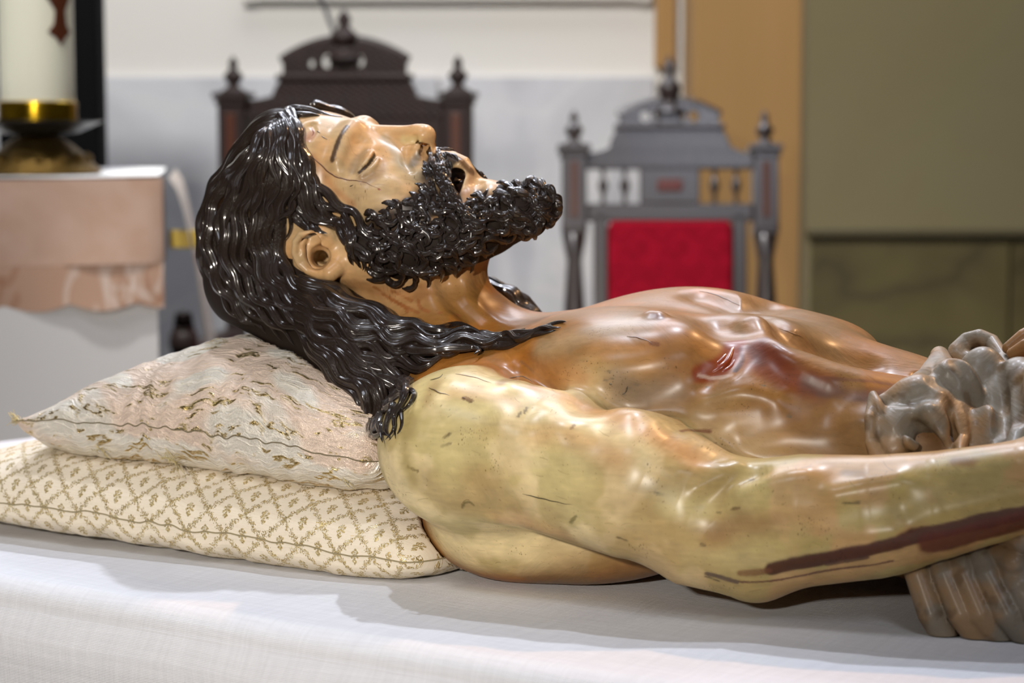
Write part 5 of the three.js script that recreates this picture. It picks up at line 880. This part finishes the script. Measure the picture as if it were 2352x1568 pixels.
// ---------------------------------------------------------------- two cushions
function clothSet(n, draw) { // three pictures drawn together: colour, roughness (green) and metalness (blue), height
  const mk = () => { const c = document.createElement('canvas'); c.width = c.height = n; return c; }, A = mk(), B = mk(), C = mk(); draw(A.getContext('2d'), B.getContext('2d'), C.getContext('2d'), n);
  const t = (c, srgb) => { const q = new THREE.CanvasTexture(c); q.wrapS = q.wrapT = THREE.RepeatWrapping; if (srgb) q.colorSpace = THREE.SRGBColorSpace; return q; };
  return [t(A, true), t(B), t(C)];
}
const latticeSet = clothSet(1536, (a, b, c, n) => {
  a.fillStyle = '#ddd0ba'; a.fillRect(0, 0, n, n); b.fillStyle = 'rgb(0,190,0)'; b.fillRect(0, 0, n, n); c.fillStyle = '#505050'; c.fillRect(0, 0, n, n);
  for (let y = 0; y < n; y += 3) { a.fillStyle = `rgba(${rnd() < 0.5 ? '255,250,240' : '190,176,150'},${rr(0.03, 0.14)})`; a.fillRect(0, y, n, 2); }
  for (let k = 0; k < 9000; k++) { a.fillStyle = `rgba(${rnd() < 0.5 ? '250,244,232' : '176,160,130'},.18)`; a.fillRect(rr(0, n), rr(0, n), rr(4, 30), 1.6); }
  const fleck = (x, y, r) => { for (let ox = -1; ox < 2; ox++) for (let oy = -1; oy < 2; oy++) { const X = x + ox * n, Y = y + oy * n; if (X < -9 || Y < -9 || X > n + 9 || Y > n + 9) continue; const t = rr(0, 6), w = r * rr(1.1, 2.6), q = rnd(); for (const [ctx, s] of [[a, q < 0.14 ? '#9a844c' : q < 0.7 ? '#c2a76a' : '#eadcae'], [b, `rgb(0,${rr(60, 125) | 0},${rr(90, 200) | 0})`], [c, q < 0.3 ? '#909090' : '#f0f0f0']]) { ctx.fillStyle = s; ctx.beginPath(); ctx.ellipse(X, Y, w, r * 0.8, t, 0, 6.3); ctx.fill(); } } };
  const cw = n / 4, ch = n / 4;
  for (let i = 0; i < 4; i++) for (let j = 0; j < 4; j++) {
    const x0 = i * cw, y0 = j * ch;
    for (const s of [-1, 1]) for (let k = 0; k < 330; k++) { const t = rnd(), scal = 9 * Math.sin(t * Math.PI * 14), w = (rnd() + rnd() - 1) * 32; fleck(x0 + t * cw + w * 0.7 + scal * 0.6, y0 + (s > 0 ? t : 1 - t) * ch + w * 0.7 * -s - scal * 0.6 * s, rr(2.2, 4.6)); }
    for (const [mx, my] of [[0.5, 0], [0, 0.5]]) { // a sprig in the middle of each diamond
      const X = x0 + cw * (mx || 0.0), Y = y0 + ch * (my || 0.0);
      for (const [lx, ly, lr] of [[0, -46, 15], [-24, -30, 12], [24, -30, 12], [-14, -6, 12], [14, -6, 12], [-30, 8, 10], [30, 8, 10], [0, 22, 9], [-14, 40, 10], [12, 44, 9], [0, 58, 8]]) for (let k = 0; k < 16; k++) { const q = rr(0, 6.3), d = lr * Math.sqrt(rnd()); fleck(X + lx + Math.cos(q) * d, Y + ly + Math.sin(q) * d, rr(2.2, 4.2)); }
      for (let k = 0; k < 26; k++) fleck(X + rr(-3, 3), Y - 40 + k * 4, rr(1.8, 3));
    }
  }
});
const brocadeSet = (() => { // crinkled silver and rose brocade, gold thread bare on the folds
  const n = 1024, H = new Float32Array(n * n), G = new Float32Array(n * n);
  for (let y = 0; y < n; y++) for (let x = 0; x < n; x++) {
    const w = 40 * (tiled(x, y, n, n, 5, 5, 2, 3) - 0.5), a = tiled(x + w, y + w * 2, n, n, 14, 44, 3, 1), b = tiled(x, y + w, n, n, 60, 130, 2, 8), r = 1 - Math.abs(2 * a - 1) * 2.2, f = tiled(x + w, y + w, n, n, 12, 34, 3, 21);
    H[y * n + x] = clamp(0.35 + 0.5 * Math.max(r, 0) ** 2 + 0.35 * (b - 0.5)); G[y * n + x] = sstep(0.60, 0.66, f + 0.16 * (a - 0.5)) * sstep(0.5, 0.72, b + 0.3 * r) + 0.6 * sstep(0.8, 0.95, r) * sstep(0.52, 0.62, f);
  }
  const at2 = (A, x, y) => A[y * n + x];
  return [pixelTexture(n, n, (x, y) => { const g = at2(G, x, y), h = at2(H, x, y), t = sstep(0.44, 0.56, tiled(x, y, n, n, 4, 6, 2, 30)), q = hash3(x, y, 3), cl = [lerp(0.90, 0.90, t), lerp(0.87, 0.81, t), lerp(0.81, 0.73, t)], dk = 0.86 + 0.18 * h; return [lerp(cl[0] * dk, 0.66 + 0.24 * q, g), lerp(cl[1] * dk, 0.57 + 0.24 * q, g), lerp(cl[2] * dk, 0.38 + 0.24 * q, g)]; }, true),
    pixelTexture(n, n, (x, y) => { const g = at2(G, x, y), q = hash3(x >> 1, y, 9); return [0, lerp(0.5 - 0.2 * q, 0.26, g), lerp(q > 0.82 ? 0.8 : 0.08, 0.85, g)]; }), pixelTexture(n, n, (x, y) => { const v = clamp(at2(H, x, y) * 0.8 + 0.2 * hash3(x >> 1, y >> 1, 4)); return [v, v, v]; })];
})();
const pressed = new Volume(); pressed.prims = [...cap.prims, ...body.prims]; pressed.strokes = [];
function cushion(o) {
  const e1 = [Math.cos(o.yaw), 0, Math.sin(o.yaw)], e2 = [-Math.sin(o.yaw), 0, Math.cos(o.yaw)], near = mix3(o.left, o.right, 0.5), L = Math.hypot(o.right[0] - o.left[0], o.right[2] - o.left[2]) / 2, Dp = o.depth / 2, ctr = add([near[0], 0, near[2]], e2, -Dp);
  const N = 170, M = 120;
  const place = (p, q, side) => {
    const ap = Math.abs(p), aq = Math.abs(q), pinch = 1 - o.pinch * (1 - ap * ap) * aq * aq, pinchP = 1 - o.pinch * (1 - aq * aq) * ap * ap, round = 1 - o.round * Math.pow(ap * aq, 4) * (p > 0 ? 1 : o.tip ?? 1);
    let b = add(add(ctr, e1, p * L * pinchP * round), e2, q * Dp * pinch * round);
    const n1 = p < 0 ? o.nl : o.nr, prof = side < 0 ? Math.pow(clamp(1 - ap ** 5), 0.4) * Math.pow(clamp(1 - aq ** 4), 0.34) : Math.pow(clamp(1 - Math.pow(ap, n1)), p < 0 ? o.el : o.er) * Math.pow(clamp(1 - Math.pow(aq, o.nq)), o.eq);
    const seam = lerp(o.left[1], o.right[1], (p + 1) / 2) + o.bow * (1 - p * p) * (q > 0 ? q : 0) + o.waveAmp * Math.sin(p * 17 + 2) * Math.sin(p * 7) * aq ** 6;
    const wr = (fbm(b[0] * 38 + o.seed, side * 3.7, b[2] * 38, 3) - 0.5) * o.wrinkle * clamp(prof * 2.5) + (noise(p * 24 + o.seed, 2, 5) - 0.5) * o.wrinkle * 0.6 * aq ** 8 * (1 - ap);
    return [b[0], seam + (side > 0 ? o.top : -o.bottom) * prof + wr * 1.0, b[2]];
  };
  const sheet = (side) => {
    const pos = [], uv = [], idx = [];
    for (let j = 0; j <= M; j++) for (let i = 0; i <= N; i++) {
      const p = Math.sin((i / N - 0.5) * Math.PI) * 0.55 + (i / N * 2 - 1) * 0.45, q = Math.sin((j / M - 0.5) * Math.PI) * 0.6 + (j / M * 2 - 1) * 0.4;
      let w = place(p, q, side);
      if (side > 0 && o.press) for (let k = 0; k < 60; k++) { if (pressed.f(...w) > 0.001) break; w[1] -= 0.0025; }
      if (side < 0) w[1] = Math.max(w[1], o.floor(w[0], w[2]));
      else w[1] = Math.max(w[1], o.floor(w[0], w[2]) + 0.004 * clamp(8 * (1 - Math.abs(p))) * clamp(8 * (1 - Math.abs(q))));
      pos.push(...w); uv.push(p * L / o.tile, 0);
    }
    for (let i = 0; i <= N; i++) { let arc = 0; for (let j = M; j >= 0; j--) { const k = j * (N + 1) + i; if (j < M) { const q = k + N + 1; arc += Math.hypot(pos[k * 3] - pos[q * 3], pos[k * 3 + 1] - pos[q * 3 + 1], pos[k * 3 + 2] - pos[q * 3 + 2]); } uv[k * 2 + 1] = side * arc / o.tile; } }
    for (let j = 0; j < M; j++) for (let i = 0; i < N; i++) { const a = j * (N + 1) + i, t = [a, a + N + 1, a + 1, a + 1, a + N + 1, a + N + 2]; idx.push(...(side > 0 ? t : t.reverse())); }
    const g = new THREE.BufferGeometry(); g.setAttribute('position', new THREE.Float32BufferAttribute(pos, 3)); g.setAttribute('uv', new THREE.Float32BufferAttribute(uv, 2)); g.setIndex(idx); g.computeVertexNormals(); return g;
  };
  const t = thing('cushion', [ctr[0], o.floor(ctr[0], ctr[2]), ctr[2]], o.label, 'cushion');
  const [cm, rm, bm] = o.set, mat = phys({ map: cm, roughnessMap: rm, metalnessMap: rm, roughness: 1, metalness: 1, bumpMap: bm, bumpScale: o.bump, sheen: 0.25, sheenColor: new THREE.Color(0.8, 0.72, 0.6), sheenRoughness: 0.5, side: THREE.DoubleSide });
  mesh('top_panel', sheet(1), mat, t, true); mesh('bottom_panel', sheet(-1), mat, t, true);
  const edge = []; for (let i = 0; i <= 120; i++) { const p = -1 + 2 * i / 120; edge.push(place(p, 1, 0)); } for (let i = 1; i <= 60; i++) edge.push(place(1, 1 - 2 * i / 60, 0));
  mesh('seam', new THREE.TubeGeometry(new THREE.CatmullRomCurve3(edge.map((p) => new THREE.Vector3(p[0], Math.max(p[1], o.floor(p[0], p[2]) + 0.002), p[2]))), 420, o.seamR, 8), std({ color: o.seamColor, roughness: 0.7 }), t, true);
  for (const [fx, fy, n, l] of o.fray) { // loose threads
    const list = []; for (let k = 0; k < n; k++) { const s = place(clamp(fx + rr(-0.03, 0.03), -1, 1), 1, 0).map((v, q) => (q === 1 ? v + fy : v)), d = add(add(e1, Y, rr(-0.8, 0.5)), e2, rr(0, 0.8)), sgn = fx < -0.8 ? -1 : rnd() < 0.6 ? 1 : -1, e = add(s, d, l * rr(0.4, 1) * sgn), mdl = add(mix3(s, e, 0.5), [rr(-1, 1), rr(-1, 1), rr(-1, 1)], l * 0.15); list.push(new THREE.TubeGeometry(new THREE.CatmullRomCurve3([s, mdl, e].map((p) => new THREE.Vector3(...p))), 8, rr(0.00025, 0.00045), 5)); }
    tag(mesh('loose_threads', merged(list), std({ color: 0xc9b98a, roughness: 0.5, metalness: 0.4 }), t, true), null, null, null, 'stuff');
  }
  return { place, t };
}
{
  const l0 = onPlane(-230, 1126, onTable(776, 1340), [-Math.sin(28 * Math.PI / 180), 0, Math.cos(28 * Math.PI / 180)]), r0 = onPlane(985, 1300, onTable(776, 1340), [-Math.sin(28 * Math.PI / 180), 0, Math.cos(28 * Math.PI / 180)]);
  const lower = cushion({ yaw: 28 * Math.PI / 180, left: [l0[0], 0.842, l0[2]], right: [r0[0], 0.822, r0[2]], depth: 0.37, top: 0.058, bottom: 0.036, nl: 3, nr: 4.5, el: 0.5, er: 0.5, nq: 3.2, eq: 0.5, pinch: 0.03, round: 0.10, bow: 0.004, waveAmp: 0.002, wrinkle: 0.006, seed: 3, tile: 0.17, floor: () => TABLE_Y + 0.003, set: latticeSet, bump: 0.0006, seamR: 0.0007, seamColor: 0x8f8262, press: true, fray: [],
    label: 'lower cushion of cream satin with gold lattice and sprigs, flat on the white cloth' });
  const n29 = [-Math.sin(29 * Math.PI / 180), 0, Math.cos(29 * Math.PI / 180)], r1 = atDepth(868, 1074, 1.95), l1 = onPlane(28, 967, r1, n29);
  const lowTop = (x, z) => { const e1 = [Math.cos(28 * Math.PI / 180), 0, Math.sin(28 * Math.PI / 180)], e2 = [-Math.sin(28 * Math.PI / 180), 0, Math.cos(28 * Math.PI / 180)], near = mix3(l0, r0, 0.5), d = [x - near[0], 0, z - near[2]], p = clamp(dot(d, e1) / (Math.hypot(r0[0] - l0[0], r0[2] - l0[2]) / 2), -1, 1), q = clamp((dot(d, e2) + 0.185) / 0.185, -1, 1); return Math.max(TABLE_Y + 0.003, lower.place(p, q, 1)[1] + 0.002); };
  cushion({ yaw: 29 * Math.PI / 180, left: l1, right: r1, depth: 0.34, top: 0.09, bottom: 0.05, nl: 1.45, nr: 4.5, el: 0.85, er: 0.5, nq: 3, eq: 0.52, pinch: 0.02, round: 0.13, tip: 0.1, bow: 0.012, waveAmp: 0.0016, wrinkle: 0.010, seed: 11, tile: 0.22, floor: lowTop, set: brocadeSet, bump: 0.0016, seamR: 0.0006, seamColor: 0x6e634a, press: true, fray: [[-0.1, -0.03, 26, 0.016], [0.86, -0.022, 8, 0.012], [-0.99, 0, 40, 0.014], [-0.5, -0.026, 14, 0.01], [-0.92, -0.003, 14, 0.008]],
    label: 'upper cushion of crinkled silver and gold brocade with frayed edges, under the dark hair' });
}

renderer.render(scene, camera);
